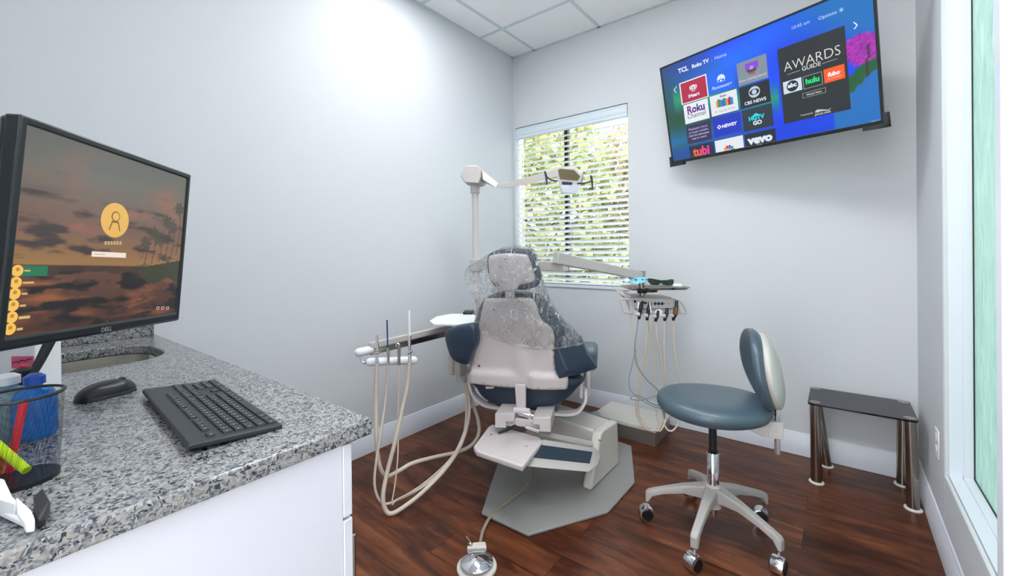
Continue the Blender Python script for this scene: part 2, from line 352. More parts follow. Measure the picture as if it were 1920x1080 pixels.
b = MB(); b.box((XL, -.26, 0), (-.72, -.16, ZC)); struct('wall_front', b, m_wall)
hx0, hx1, hz0, hz1 = -1.9, .2, .25, 2.75
b = MB(); b.box((XL-.1, YH-.1, 0), (hx0, YH, ZC)); b.box((hx1, YH-.1, 0), (XR+.3, YH, ZC)); b.box((hx0, YH-.1, 0), (hx1, YH, hz0)); b.box((hx0, YH-.1, hz1), (hx1, YH, ZC))
struct('wall_hall', b, m_wall)
w3 = bpy.data.objects.new('fill_window', None); COL.objects.link(w3); w3.location = (-.85, YH, hz0); WL['fill_window'] = Vector(w3.location); w3['kind'] = 'structure'  # unseen window added in the hall wall to let in frontal fill light
b = MB()
for x in (hx0, -.87, hx1-.04): b.box((x, YH-.07, hz0), (x+.04, YH-.03, hz1))
b.box((hx0, YH-.07, hz0), (hx1, YH-.03, hz0+.04)); b.box((hx0, YH-.07, hz1-.04), (hx1, YH-.03, hz1)); build('window_frame', b, m_trim, w3)
struct('sun_block_roof', MB().box((-5, YH-1.2, 3.05), (3, YH-.1, 3.15)), m_trim)  # unseen roof added to limit how far sun reaches through the hall window
struct('bounce_ground', MB().box((-14, YH-18, -.2), (12, YH-.1, -.1)), mat('pale_bounce_ground', (205, 203, 198), .8, bump=.2))  # unseen bright ground added to throw sunlight up through the hall window
def bboard(name, p, q, n):
    p = Vector(p); q = Vector(q); n = Vector(n); prof = [(0, 0), (.015, 0), (.015, .098), (.0125, .102), (.0125, .114), (.008, .12), (.006, .131), (0, .133)]
    struct(name, MB().slab([p+n*a+Z*h for a, h in prof], q-p), m_trim)
bboard('baseboard_left', (XL, .5, 0), (XL, YB, 0), (1, 0, 0))
bboard('baseboard_back', (XL, YB, 0), (XR, YB, 0), (0, -1, 0))
bboard('baseboard_right', (XR, YB, 0), (XR, 1.18, 0), (-1, 0, 0))

# back window
def wgroup(name, loc): 
    o = bpy.data.objects.new(name, None); COL.objects.link(o); o.location = loc; WL[o.name] = Vector(loc); o['kind'] = 'structure'; return o
w1 = wgroup('window_1', ((wx0+wx1)/2, YB+.12, wz0))
yf = YB+.062
b = MB(); mx = -1.81
b.box((mx-.016, yf, wz0), (mx+.016, yf+.034, wz1))
b.box((wx0, yf, wz0), (wx1, yf+.034, wz0+.02)); b.box((wx0, yf, wz1-.03), (wx1, yf+.034, wz1))
build('window_frame', b, m_bronze, w1)
build('pane', MB().box((wx0+.03, yf+.02, wz0+.03), (wx1-.03, yf+.024, wz1-.03)), m_glass, w1)
build('window_sill', MB().box((wx0, YB-.012, wz0-.018), (wx1, yf, wz0+.002)), m_trim, w1)

# right window with frosted glass
w2 = wgroup('window_2', (XR+.03, (ry0+ry1)/2, rz0))
cs = MB(); ct = .014; cw = .076; ca = .184
cs.box((XR-ct, ry1, rz0-ca), (XR, ry1+cw, rz1+cw)); cs.box((XR-ct, ry0-cw+.02, rz0-ca), (XR, ry0, rz1+cw)); cs.box((XR-ct, ry0, rz0-ca), (XR, ry1, rz0)); cs.box((XR-ct, ry0, rz1), (XR, ry1, rz1+cw))
build('casing', cs, m_wall, w2, bevel=.005)
gxp = .399
jb = MB()
jb.box((XR-.001, ry1-.004, rz0), (gxp+.02, ry1, rz1)); jb.box((XR-.001, ry0, rz0), (gxp+.02, ry0+.004, rz1)); jb.box((XR-.001, ry0, rz0), (gxp+.02, ry1, rz0+.004)); jb.box((XR-.001, ry0, rz1-.004), (gxp+.02, ry1, rz1))
jb.box((XR+.036, ry1-.012, rz0), (gxp, ry1-.003, rz1)); jb.box((XR+.036, ry0, rz0+.003), (gxp, ry1, rz0+.012))
build('jamb', jb, m_trim, w2)
build('gasket', MB().box((gxp-.004, ry1-.0145, rz0+.012), (gxp, ry1-.012, rz1)).box((gxp-.004, ry0, rz0+.012), (gxp, ry1-.012, rz0+.015)), m_bronze, w2)
build('pane', MB().box((gxp, ry0+.003, rz0+.004), (gxp+.006, ry1-.004, rz1-.004)), m_frosted, w2)
# doorway jamb beside the camera
b = MB(); b.box((.235, 1.142, 0), (XR+.05, 1.182, ZC)); b.box((.262, 1.136, 0), (.272, 1.143, ZC))
struct('trim_2', b, m_trim, bevel=.003)

# ceiling light panels (left one makes the wall scallop, other two are added fill)
def troffer(x0, x1, y0, y1, s, label, c=(251, 253, 255)):
    t = thing('ceiling_light', label, 'ceiling light', ((x0+x1)/2, (y0+y1)/2, ZC-.02))
    b = MB(); e = .03; z0, z1 = ZC-.016, ZC-.004
    b.box((x0, y0, z0), (x0+e, y1, z1)); b.box((x1-e, y0, z0), (x1, y1, z1)); b.box((x0, y0, z0), (x1, y0+e, z1)); b.box((x0, y1-e, z0), (x1, y1, z1))
    build('frame', b, m_white, t)
    build('diffuser', MB().box((x0+e, y0+e, z1-.006), (x1-e, y1-e, z1-.002)), m_emit('lit_diffuser', c, s), t)
troffer(-2.059, -.863, 1.374+.012, 1.988-.03, LIGHT_MAIN, 'lit white rectangular ceiling light panel near the left wall')
troffer(-.851, .2, .76+.012, 1.374-.012, LIGHT_MAIN*1.35, 'added fill light panel in the ceiling near the right wall, out of view')  # second panel added to even out the room light
troffer(-.851, .2, -1.07, -.48, FILL_HALL, 'added fill light panel in the ceiling above the doorway, out of view')  # hall panel added to light upright faces from the front

# ================================================================== OUTSIDE
struct('ground_outside', MB().box((-14, YB+.5, -.6), (10, 22, -.5)), m_earth)
def leaves(n, c, r, size, seed, squash=1):
    rd = random.Random(seed); b = MB()
    for i in range(n):
        d = Vector((rd.gauss(0, 1), rd.gauss(0, 1), rd.gauss(0, 1))).normalized()*(rd.random()**.45)
        p = Vector(c)+Vector((d.x*r[0], d.y*r[1], d.z*r[2]))
        if noise.noise(p*1.9) < -.28: continue
        a = Vector((rd.uniform(-1, 1), rd.uniform(-1, 1), rd.uniform(-1, 1))).normalized(); q = a.orthogonal(); sz = size*rd.uniform(.6, 1.4)
        b.add([p-a*sz, p-q*sz*.45, p+a*sz, p+q*sz*.45], [[0, 1, 2, 3]])
    return b
def tree(label, x, y, h, r, m, n, seed, zc=None):
    t = thing('tree', label, 'tree', (x, y, -.5), 'trees outside the blinds')
    tr = MB().tube([(x, y, -.5), (x+.05, y, h*.35), (x-.04, y, h*.8)], [.1, .05]); 
    for k in range(4):
        a = k*1.7; tr.tube([(x, y, h*.3+.2*k), (x+math.cos(a)*r[0]*.6, y+math.sin(a)*r[1]*.5, h*.55+.25*k)], [.035, .012], smooth=False)
    build('trunk', tr, m_bark, t)
    build('crown', leaves(n, (x, y, zc or h*.6), r, .075, seed), m, t)
tree('yellow green leafy tree filling the left pane', -4.3, 6.2, 4.0, (1.5, 1.2, 2.2), m_leaf1, 7500, 3, 2.3)
tree('rust and green tree behind the middle of the blinds', -3.0, 7.6, 3.6, (1.15, 1.0, 1.5), m_leaf3, 4200, 5, 2.1)
tree('thin green tree top showing at the upper right of the blinds', -2.6, 9.5, 5.4, (1.0, .9, 1.2), m_leaf2, 900, 8, 4.7)
o = build('hedge', leaves(9500, (-3.3, 6.6, .4), (2.8, .8, 1.15), .06, 11), m_leaf1); tag(o, 'yellow green hedge along the bottom of the window view', 'hedge', kind='stuff')
o = build('fence', MB().box((-9, 10.5, -.5), (4, 10.6, 1.15)), mat('pale_stucco', (190, 180, 170), .8, bump=.3)); tag(o, 'low pale boundary wall behind the hedge', 'boundary wall')

# ================================================================== WINDOW BLIND
t = thing('window_blind', 'white horizontal slat blind hanging in the window beside the corner', 'blind', ((wx0+wx1)/2, YB+.035, wz0+.02))
b = MB(); vz0, vz1 = 2.238, 2.338
prof = [(0, vz0), (-.008, vz0+.012), (-.006, vz0+.03), (-.010, vz0+.036), (-.010, vz0+.07), (-.006, vz0+.076), (-.010, vz0+.09), (-.004, vz1), (.05, vz1), (.05, vz1-.01), (.008, vz1-.012), (.008, vz0)]
b.slab([(wx0+.006, YB+.008+a, z) for a, z in prof], (wx1-wx0-.012, 0, 0)); build('valance', b, m_valance, t)
b = MB(); pitch = .0445; ns = int((vz0-.02-(wz0+.035))/pitch)+1; ti = math.radians(31)
yc = YB+.04
for i in range(ns):
    z = wz0+.045+i*pitch; hw = .025; dy, dz = math.cos(ti)*hw, math.sin(ti)*hw
    b.slab([(wx0+.008, yc-dy, z-dz), (wx0+.008, yc+dy, z+dz), (wx0+.008, yc+dy, z+dz+.003), (wx0+.008, yc, z+.0045), (wx0+.008, yc-dy, z-dz+.003)], (wx1-wx0-.016, 0, 0))
build('slats', b, m_slat, t)
build('bottom_rail', MB().box((wx0+.008, yc-.02, wz0+.006), (wx1-.008, yc+.02, wz0+.022)), m_slat, t, bevel=.003)
for x in (-2.18, -1.99, -1.74, -1.53, -1.33):
    build('ladder_cord', MB().tube([(x, yc-.024, wz0+.02), (x, yc-.024, vz0)], .0011, 5, smooth=False).tube([(x, yc+.024, wz0+.02), (x, yc+.024, vz0)], .0011, 5, smooth=False), m_white, t)

# ================================================================== SCREEN PANELS
def textmesh(s, bold=0):
    cu = bpy.data.curves.new('t', 'FONT'); cu.body = s; cu.size = 1; cu.offset = bold; cu.resolution_u = 3
    ob = bpy.data.objects.new('t', cu); COL.objects.link(ob); dg = bpy.context.evaluated_depsgraph_get(); dg.update()
    me = ob.evaluated_get(dg).to_mesh(); v = [p.co.copy() for p in me.vertices]; f = [list(p.vertices) for p in me.polygons]
    ob.evaluated_get(dg).to_mesh_clear(); bpy.data.objects.remove(ob); bpy.data.curves.remove(cu); return v, f
class Panel:
    def __init__(s, fr): s.fr = fr; s.b = MB(); s.c = []
    def poly(s, pts, c, l=1):
        s.b.add([s.fr.pt(a, b, .0003*l) for a, b in pts], [list(range(len(pts)))]); s.c.append(rgb(c))
    def rect(s, p, q, c, l=1):              # two opposite corners as seen in the photograph
        a = s.fr.hit(*p); b = s.fr.hit(*q); s.poly([(a[0], a[1]), (b[0], a[1]), (b[0], b[1]), (a[0], b[1])], c, l); return a, b
    def frame(s, p, q, c, t=.003, l=2):
        a = s.fr.hit(*p); b = s.fr.hit(*q); x0, x1 = sorted((a[0], b[0])); y0, y1 = sorted((a[1], b[1]))
        for r in ((x0, y0, x1, y0+t), (x0, y1-t, x1, y1), (x0, y0, x0+t, y1), (x1-t, y0, x1, y1)): s.poly([(r[0], r[1]), (r[2], r[1]), (r[2], r[3]), (r[0], r[3])], c, l)
    def disc(s, p, r, c, l=2, ry=None, n=24, arc=(0, 360), cxy=None):
        a = cxy or s.fr.hit(*p); ry = ry or r
        s.poly([(a[0]+r*math.cos(math.radians(arc[0]+(arc[1]-arc[0])*k/n)), a[1]+ry*math.sin(math.radians(arc[0]+(arc[1]-arc[0])*k/n))) for k in range(n)], c, l)
    def line(s, p, q, w, c, l=3):
        a = Vector(s.fr.hit(*p)); b = Vector(s.fr.hit(*q)); d = (b-a).normalized(); n = Vector((-d.y, d.x))*w/2
        s.poly([a-n, b-n, b+n, a+n], c, l)
    def text(s, t, p, q, c, bold=0, l=3, hy=1, slant=0, lift=0):
        v, f = textmesh(t, bold)
        if not v: return
        x0 = min(a.x for a in v); x1 = max(a.x for a in v); a = s.fr.hit(*p); b = s.fr.hit(*q); k = (b[0]-a[0])/(x1-x0); y = (a[1]+b[1])/2+lift
        s.b.add([s.fr.pt(a[0]+(w_.x-x0+slant*w_.y)*k, y+w_.y*k*hy, .0003*l) for w_ in v], f)
        cc = c if isinstance(c[0], (int, float)) else None
        for q_ in f:
            if cc: s.c.append(rgb(c))
            else:
                xm = sum(v[i].x for i in q_)/len(q_); tt = (xm-x0)/(x1-x0); s.c.append(rgb(tuple(c[0][i]*(1-tt)+c[1][i]*tt for i in range(3))))
    def image(s, x0, y0, x1, y1, fn, nx, ny):
        vs = []; 
        for j in range(ny+1):
            for i in range(nx+1): vs.append((i/nx, j/ny))
        o = [rgb(tuple(max(0, min(255, q)) for q in fn(u, v))) for u, v in vs]
        f = [[j*(nx+1)+i, j*(nx+1)+i+1, (j+1)*(nx+1)+i+1, (j+1)*(nx+1)+i] for j in range(ny) for i in range(nx)]
        s.b.add([s.fr.pt(x0+(x1-x0)*u, y0+(y1-y0)*v, 0) for u, v in vs], f)
        s.c += [tuple(o[k] for k in q) for q in f]
    def done(s, m, parent, name='screen'): return build(name, s.b, m, parent, cols=s.c)
def lerp(a, b, t): t = max(0, min(1, t)); return tuple(a[i]+(b[i]-a[i])*t for i in range(3))
def nz(x, y, k=0): return noise.noise(Vector((x, y, k)))

def ringframe(fr, W, Hh, l, r, bt, tp, c0, c1):
    o = [(0, 0), (W, 0), (W, Hh), (0, Hh)]; i_ = [(l, bt), (W-r, bt), (W-r, Hh-tp), (l, Hh-tp)]
    v = [fr.pt(a, b, c) for c in (c0, c1) for q in (o, i_) for a, b in q]; f = []
    for k in range(4):
        j = (k+1) % 4; f += [[8+k, 8+j, 12+j, 12+k], [j, k, 4+k, 4+j], [k, j, 8+j, 8+k], [4+j, 4+k, 12+k, 12+j]]
    return MB().add(v, f)
# ------------------------------------------------------------------ television
TL, TR, BR, BL = map(Vector, ((-.901, 2.782, 2.418), (.144, 2.437, 2.410), (.174, 2.567, 1.800), (-.871, 2.912, 1.809)))
TF = Fr(BL, BR-BL, TL-BL); TWd = (BR-BL).length; THt = (TL-BL).length
tv = thing('television', 'large flat television on the back wall, tilted down, showing a channel menu', 'television', (-.35, 2.95, 1.95))
e = .011; b = MB()
b = ringframe(TF, TWd, THt, e, e, .019, e, -.012, .004)
build('bezel', b, m_bezel, tv, bevel=.002)
b = MB(); b.fbox(TF, .002, TWd-.002, .002, THt-.002, -.02, -.004); b.fbox(TF, .15, TWd-.15, .05, THt*.7, -.06, -.02)
build('back_cover', b, m_black, tv, bevel=.006)
for q, sg in ((0, 1), (TWd, -1)):
    b = MB(); b.fbox(TF, q-.014*sg, q+.08*sg, -.016, .002, -.03, .007); b.fbox(TF, q-.014*sg, q+.003*sg, -.016, .05, -.03, .007)
    build('corner_bracket', b, m_dark, tv, bevel=.002)
c0 = TF.pt(TWd/2, THt*.45, -.06); b = MB(); b.tube([c0, (c0.x-.05, 2.97, c0.z), (c0.x+.02, YB-.01, c0.z)], .02, smooth=False); b.box((c0.x-.1, YB-.02, c0.z-.18), (c0.x+.14, YB-.001, c0.z+.18)); b.fbox(TF, TWd/2-.15, TWd/2+.15, THt*.25, THt*.65, -.075, -.058)
build('wall_mount', b, m_black, tv)
s = Panel(TF.shift(.001))
def tvbg(u, v):
    c = lerp((0, 40, 235), (0, 110, 255), .5+.9*nz(u*2.2+v*1.2, v*2.4-u, 1))
    c = lerp(c, (0, 60, 255), (u-.55)*1.2)
    g_ = .9-1.9*u+.25*math.sin(v*5)+.5*nz(u*3, v*3, 4); c = lerp(c, (12, 78, 50), g_)
    d = abs(v-(.50-.35*(u-.36)+.05*math.sin(9*u)))
    if .05 < u < .62: c = lerp(c, (20, 170, 90), (1-d/.16)*.8)
    c = lerp(c, (0, 110, 190), (1-abs(v-.2)/.18)*(1-u*1.6)*.9)
    if v < .12: c = lerp(c, (0, 70, 210), .5)
    if u > .84:
        hill = .30+.22*(u-.84)/.16+.02*nz(u*40, 0); 
        if v < hill: c = lerp((8, 90, 40), (70, 90, 60), (hill-v)*2)
        if v < hill-.13: c = (20, 110, 190)
        r_ = math.hypot((u-.955)*1.7, v-.56)
        if r_ < .115+.03*nz(u*50, v*50): c = lerp((205, 40, 190), (120, 20, 150), .5+1.2*nz(u*70, v*70))
        if abs(u-.967-(v-.4)*.05) < .004 and .35 < v < .58: c = (50, 30, 40)
    return c
s.image(e, .019, TWd-e, THt-e, tvbg, 120, 68)
W_ = (240, 244, 255)
s.text('TCL', (1272, 137.5), (1291, 131.5), W_, .03); s.text('Roku TV', (1298, 128), (1329.6, 116.5), W_, .03); s.line((1335, 117), (1334.4, 110), .0015, (120, 170, 240)); s.text('Home', (1340.7, 112), (1362.5, 104.5), (200, 220, 255))
s.text('10:45 am', (1485, 55), (1518.5, 44), (190, 215, 255)); s.text('Options', (1535, 37), (1569, 26), (205, 225, 255))
for dx, dy in ((0, 4.6), (4, 1.2), (4, -3.6)): s.line((1577.5-dx, 18.5-dy), (1577.5+dx, 18.5+dy), .0022, (205, 225, 255))
for p, q in (((1269, 162), (1264, 168.5)), ((1264, 168.5), (1268, 173.5)), ((1600.5, 41.5), (1607.5, 47)), ((1607.5, 47), (1601.5, 55))): s.line(p, q, .004, W_)
# first column
s.rect((1273.3, 156.7), (1329, 181), (240, 240, 244), 1); s.rect((1275.5, 158), (1327, 180), (178, 18, 62), 2)
def heart(c, k, col, l):
    a = s.fr.hit(*c); s.poly([(a[0]+k*16*math.sin(t)**3/16, a[1]+k*(13*math.cos(t)-5*math.cos(2*t)-2*math.cos(3*t)-math.cos(4*t))/16) for t in [2*PI*i/30 for i in range(30)]], col, l)
heart((1300, 165), .026, (235, 225, 235), 3)
for r1, r2 in ((.019, .016), (.012, .009)):
    s.disc((1300, 163.5), r1, (178, 18, 62), 4); s.disc((1300, 163.5), r2, (235, 225, 235), 5)
s.disc((1300, 163.5), .004, (178, 18, 62), 6); s.line((1299.8, 163.5), (1301, 174), .005, (178, 18, 62), 6)
s.text('iHeart', (1291.5, 184), (1312, 177), W_, .03)
s.rect((1281, 198), (1331, 221), (228, 234, 240)); s.text('Roku', (1289.6, 213.7), (1322, 204), ((110, 20, 130), (60, 20, 130)), .035, hy=1.1); s.text('Channel', (1289.8, 222.8), (1323.7, 214.4), (60, 60, 80), hy=1.1)
a, b_ = s.rect((1286, 237.4), (1335.6, 260.4), (44, 32, 84))
for tx, p, q, bo in (('PlayStation Vue is', (1291.5, 244.6), (1326.7, 237.4), 0), ('no longer available.', (1291.9, 250.8), (1328.9, 243.2), 0), ('Click for alternative', (1292, 257), (1330, 249.3), .01), ('ways to watch.', (1297.8, 262), (1325.9, 256), .005)): s.text(tx, p, q, (205, 200, 230), bo)
s.rect((1291.9, 275.2), (1341, 291), (18, 34, 58)); s.text('tubi', (1300.5, 293.5), (1331, 286.5), ((245, 110, 30), (235, 40, 170)), .04, hy=1.05)
# second column
s.rect((1324.8, 140.5), (1378.8, 163), (0, 100, 240)); s.disc((1352, 147.5), .024, (225, 238, 255), 2); s.disc((1352, 148), .02, (0, 100, 240), 3, arc=(180, 360))
a = s.fr.hit(1352, 152)
s.poly([(a[0]-.02, a[1]-.012), (a[0]+.02, a[1]-.012), (a[0]+.008, a[1]+.008), (a[0], a[1]+.018), (a[0]-.009, a[1]+.006)], (0, 100, 240), 4); s.poly([(a[0]-.009, a[1]-.002), (a[0]+.010, a[1]-.004), (a[0]+.001, a[1]+.012)], (225, 238, 255), 5)
s.text('Paramount+', (1335, 169), (1371.5, 159), W_, 0, slant=.35, hy=1.1)
s.rect((1330.4, 182), (1385, 205.6), (226, 231, 236)); s.text('Roku', (1350.4, 183), (1361.9, 179.5), (95, 30, 140), .03)
bc = [(230, 130, 30), (30, 140, 80), (20, 160, 100), (60, 130, 200), (90, 70, 160), (30, 120, 190), (40, 170, 120), (240, 160, 40), (200, 40, 60), (150, 30, 110), (40, 120, 190), (60, 160, 200)]
for i, cc in enumerate(bc):
    x = 1344+i*2.55; y0 = 202.5-i*.62; h = 13+(i*7 % 4)
    A = s.fr.hit(x, y0); B = s.fr.hit(x+2.3, y0-h); s.poly([(A[0], A[1]), (B[0], A[1]), (B[0], B[1]), (A[0], B[1])], cc, 2)
s.text('Tips & Tricks', (1348, 210.5), (1378.5, 203), (130, 140, 150)); s.disc((1343, 210), .004, (130, 140, 150), 2)
s.rect((1335.6, 223.3), (1391.5, 246.3), (0, 42, 190)); s.text('NEWSY', (1354, 239.8), (1382, 233.6), W_, .04, slant=.1)
a = s.fr.hit(1348.6, 238.2); s.poly([(a[0]-.014, a[1]), (a[0], a[1]-.014), (a[0]+.014, a[1]), (a[0], a[1]+.014)], W_, 2); s.poly([(a[0]-.004, a[1]-.004), (a[0]+.005, a[1]-.006), (a[0]+.004, a[1]+.005), (a[0]-.005, a[1]+.007)], (0, 42, 190), 3)
s.rect((1340, 264.8), (1395.5, 279.5), (226, 231, 236))
a = s.fr.hit(1367, 283.2)
for i, cc in enumerate([(250, 200, 40), (240, 120, 40), (205, 20, 50), (90, 60, 150), (20, 120, 190), (20, 160, 80)]):
    an = math.radians(172-i*32); d = Vector((math.cos(an), math.sin(an))); n = Vector((-d.y, d.x)); o_ = Vector(a)
    s.poly([o_+d*.006, o_+d*.03+n*.008, o_+d*.037, o_+d*.03-n*.008], cc, 2)
# third column
s.rect((1380.7, 120), (1440.7, 145), (128, 142, 156)); s.disc((1409, 127.5), .028, (70, 70, 84), 2); 
A = s.fr.hit(1397, 125); B = s.fr.hit(1423, 133); s.poly([(A[0], A[1]+.012), (B[0], A[1]+.012), (B[0], A[1]-.024), (A[0], A[1]-.024)], (135, 70, 210), 3)
s.disc((1409, 126.5), .009, (235, 225, 250), 4); s.disc((1409, 126.5), .007, (135, 70, 210), 5); s.disc((1409, 126.5), .004, W_, 6, n=3)
s.rect((1405, 136.5), (1416, 137.5), (170, 90, 60), 3)
s.text('Roku | Getting Started', (1387, 155), (1437, 139.4), (215, 222, 232), .004)
s.rect((1385, 165.6), (1445.9, 190), (20, 30, 36)); s.text('CBS NEWS', (1396.6, 197.7), (1437, 187), W_, .02)
for r, c, k in ((.030, (190, 205, 220), 1), (.026, (20, 30, 36), .62), (.013, (190, 205, 220), 1)): s.disc((1414.4, 172.2), r, c, 3 if r > .028 else (4 if r > .02 else 5), ry=r*k)
s.rect((1390.4, 208), (1451, 235), (34, 50, 58)); s.text('HGTV', (1404.4, 227.5), (1434, 219.8), (40, 215, 225), .05); s.text('GO', (1412.6, 235), (1428.9, 230.8), (235, 245, 250), .04)
A = s.fr.hit(1417, 214.5); s.poly([(A[0]-.028, A[1]-.011), (A[0]+.028, A[1]-.009), (A[0], A[1]+.008)], (40, 215, 225), 2)
s.rect((1395.6, 253), (1456, 268), (22, 32, 40)); s.text('vevo', (1402, 271.5), (1449, 261.5), (220, 232, 240), .06, hy=.9)
# big tile
s.rect((1457, 93.3), (1595.6, 204.5), (34, 40, 44)); s.text('AWARDS', (1470.6, 134), (1576.5, 103), (225, 225, 220), -.012, hy=1.12)
s.line((1476.5, 140), (1500, 131.8), .0018, (200, 200, 195)); s.line((1542, 119.2), (1569.5, 110), .0018, (200, 200, 195)); s.text('GUIDE', (1504, 132.6), (1539.5, 123.2), (215, 215, 210), .012)
s.rect((1467.9, 154.8), (1504.4, 168), (205, 222, 230), 2); s.disc((1486, 161), .027, (12, 36, 60), 3); s.text('abc', (1477.5, 165.5), (1494, 160.5), W_, .04, 4)
s.frame((1505, 144.4), (1543, 158), (170, 180, 175), .002, 3); s.rect((1505, 144.4), (1543, 158), (6, 44, 40), 2); s.text('hulu', (1511, 157.8), (1537, 151.2), (28, 225, 120), .045, 4)
s.rect((1544, 131), (1585, 146), (250, 90, 14), 2); s.text('fubo', (1552, 144), (1575, 138), W_, .05, 4, slant=.1); s.text('TV', (1575.5, 135), (1578.5, 133.8), W_, 0, 4); s.text('LIVE TV & SPORTS', (1551.5, 150), (1578, 142.5), (255, 225, 210), 0, 4)
s.frame((1504.7, 175.3), (1548.9, 173.2), (190, 190, 150), .0015, 3); s.text('Watch Now', (1512, 179.4), (1541, 172.6), W_, .005, 4)
s.text('Presented by', (1502, 217.4), (1524.7, 213), (220, 225, 230), .005); s.text('JAGUAR', (1527.7, 217.6), (1558.5, 210), (225, 230, 235), .01, hy=.7)
A = s.fr.hit(1543, 206.5); s.poly([(A[0]-.036, A[1]-.002), (A[0]-.026, A[1]+.009), (A[0]-.008, A[1]+.006), (A[0]+.02, A[1]-.003), (A[0]+.036, A[1]+.002), (A[0]+.022, A[1]-.008), (A[0], A[1]-.004), (A[0]-.012, A[1]-.003), (A[0]-.022, A[1]-.006)], (190, 200, 210), 2)
s.done(m_screen('tv_picture', .73), tv)
mk = m_screen('glowing_marks', .6)  # badge print given its own glow through emission
s = Panel(TF.shift(.0045)); s.text('TCL', (1418.5, 273.2), (1429, 271.2), (190, 190, 190)); s.done(mk, tv, 'badge')
s = Panel(TF.shift(.0045)); s.text('Roku TV', (1634, 229), (1648, 226), (220, 220, 220)); s.done(mk, tv, 'badge')

# ------------------------------------------------------------------ monitor
mtl, mtr, mbr, mbl = map(Vector, ((-.957, .056, 1.451), (-1.239, .342, 1.432), (-1.244, .315, 1.084), (-.962, .029, 1.102)))
mc = (mtl+mtr+mbr+mbl)/4
_a = (mbr-mbl).normalized(); _b = (mtl-mbl).normalized(); _k = _a.dot(_b)/2
MF = Fr(mbl, _a-_b*_k, _b-_a*_k)
MWd = (mbr-mbl).length; MHt = (mtl-mbl).length
mo = thing('monitor', 'black desktop monitor on the granite counter showing a sunset beach login picture', 'monitor', (-1.17, .12, .9))
e = .0125; b = ringframe(MF, MWd, MHt, e, e, .020, e, -.02, .003)
build('bezel', b, m_bezel, mo, bevel=.004)
b = MB(); b.fbox(MF, .001, MWd-.001, .001, MHt-.001, -.03, -.004); b.fbox(MF, .05, MWd-.05, .05, MHt-.05, -.055, -.03)
build('back_cover', b, m_black, mo, bevel=.008)
s = Panel(MF)
def mbg(u, v):
    fr_ = lambda x, y, k: noise.fractal(Vector((x, y, k)), .9, 2, 4)
    if v > .34:
        t = (v-.34)/.66; c = lerp((150, 112, 64), (112, 84, 70), t*3.2); c = lerp(c, (98, 98, 90), (t-.35)*2.4); c = lerp(c, (78, 82, 80), (t-.75)*2)
        c = lerp(c, (140, 92, 78), (fr_(u*3, v*8, 2)-.05)*1.6*(1-abs(t-.4)*1.4))
        n = fr_(u*4.2, v*15, 3); c = lerp(c, (62, 50, 50), max(0, n-.12)*3.6*(1-t)*(1 if t < .55 else .2))
    else:
        t = v/.34; c = lerp((66, 40, 30), (96, 66, 50), t); c = lerp(c, (142, 84, 48), max(0, fr_(u*3.5, v*16, 5))*1.3)
        c = lerp(c, (26, 24, 24), max(0, fr_(u*5.5, v*19, 7)+.02)*3.2)
        if v > .3: c = lerp(c, (60, 46, 38), .7)
    if .24+.02*math.sin(u*30) < v < .33+.16*max(0, u-.66): 
        if u > .62: c = lerp(c, (52, 56, 34), min(1, (u-.62)*9))
    for tx, ty, hh in ((.70, .34, .15), (.755, .36, .20), (.81, .37, .16), (.86, .38, .27), (.91, .40, .22), (.955, .42, .34)):
        if abs(u-tx-.02*math.sin((v-ty)*9)) < .0035 and ty < v < ty+hh: c = lerp(c, (54, 50, 44), .8)
        du, dv = (u-tx)*1.2, v-ty-hh; rr_ = math.hypot(du, dv); an = math.atan2(dv, du)
        if rr_ < .052*(.55+.45*abs(math.sin(an*3.5+tx*20))): c = lerp(c, (58, 58, 48), .75)
    return c
s.image(e-.001, .019, MWd-e+.001, MHt-e+.001, mbg, 170, 140)
a = s.fr.hit(216, 413); Y1 = (226, 176, 84)
s.disc(None, .033, Y1, 1, cxy=a, n=32); s.disc(None, .010, (120, 84, 40), 2, cxy=(a[0], a[1]+.007)); s.disc(None, .0078, Y1, 3, cxy=(a[0], a[1]+.007))
s.poly([(a[0]-.014, a[1]-.02), (a[0]-.008, a[1]-.002), (a[0]+.008, a[1]-.002), (a[0]+.014, a[1]-.02), (a[0]+.0115, a[1]-.02), (a[0]+.006, a[1]-.005), (a[0]-.006, a[1]-.005), (a[0]-.0115, a[1]-.02)], (120, 84, 40), 2)
for k in range(6): s.rect((196+k*5.6, 452), (199.5+k*5.6, 459), (190, 160, 110))
s.rect((172, 471), (235.5, 483.5), (240, 220, 208)); s.rect((176, 475.5), (196, 478), (190, 170, 160), 2)
s.rect((24, 498), (88, 517.5), (22, 112, 76))
for k, (x, y) in enumerate([(32, 507.5), (29, 529.8), (26.7, 550.7), (23.5, 573), (21.3, 595), (17.8, 617)]):
    a = s.fr.hit(x, y); s.disc(None, .0088, (240, 190, 84), 2, cxy=a, n=20); s.disc(None, .003, (190, 130, 50), 3, cxy=(a[0], a[1]+.002)); s.rect((x+13, y-1.5), (x+(34 if k % 3 == 1 else 24), y+1.5), (214, 176, 110), 2)
for x in (293, 302, 311): s.frame((x, 575.5), (x+5, 580), (215, 200, 190), .0012, 2)
s.done(m_screen('monitor_picture', .74), mo)
s = Panel(MF.shift(.0065)); s.text('DELL', (189, 623), (209, 619), (170, 176, 180), .02); s.done(m_screen('glowing_badge', .35), mo, 'badge')  # badge lettering glows by emission too
s0 = P(100, 640, .94)
b = MB(); b.tube([P(104, 628, .93), P(78, 676, .90), P(50, 722, .88), P(44, 742, .88)], .0075, 8, flat=.6); b.tube([P(88, 640, .95), P(64, 690, .93), P(38, 735, .92)], .006, 8, flat=.6)
build('stand_neck', b, m_dark, mo)
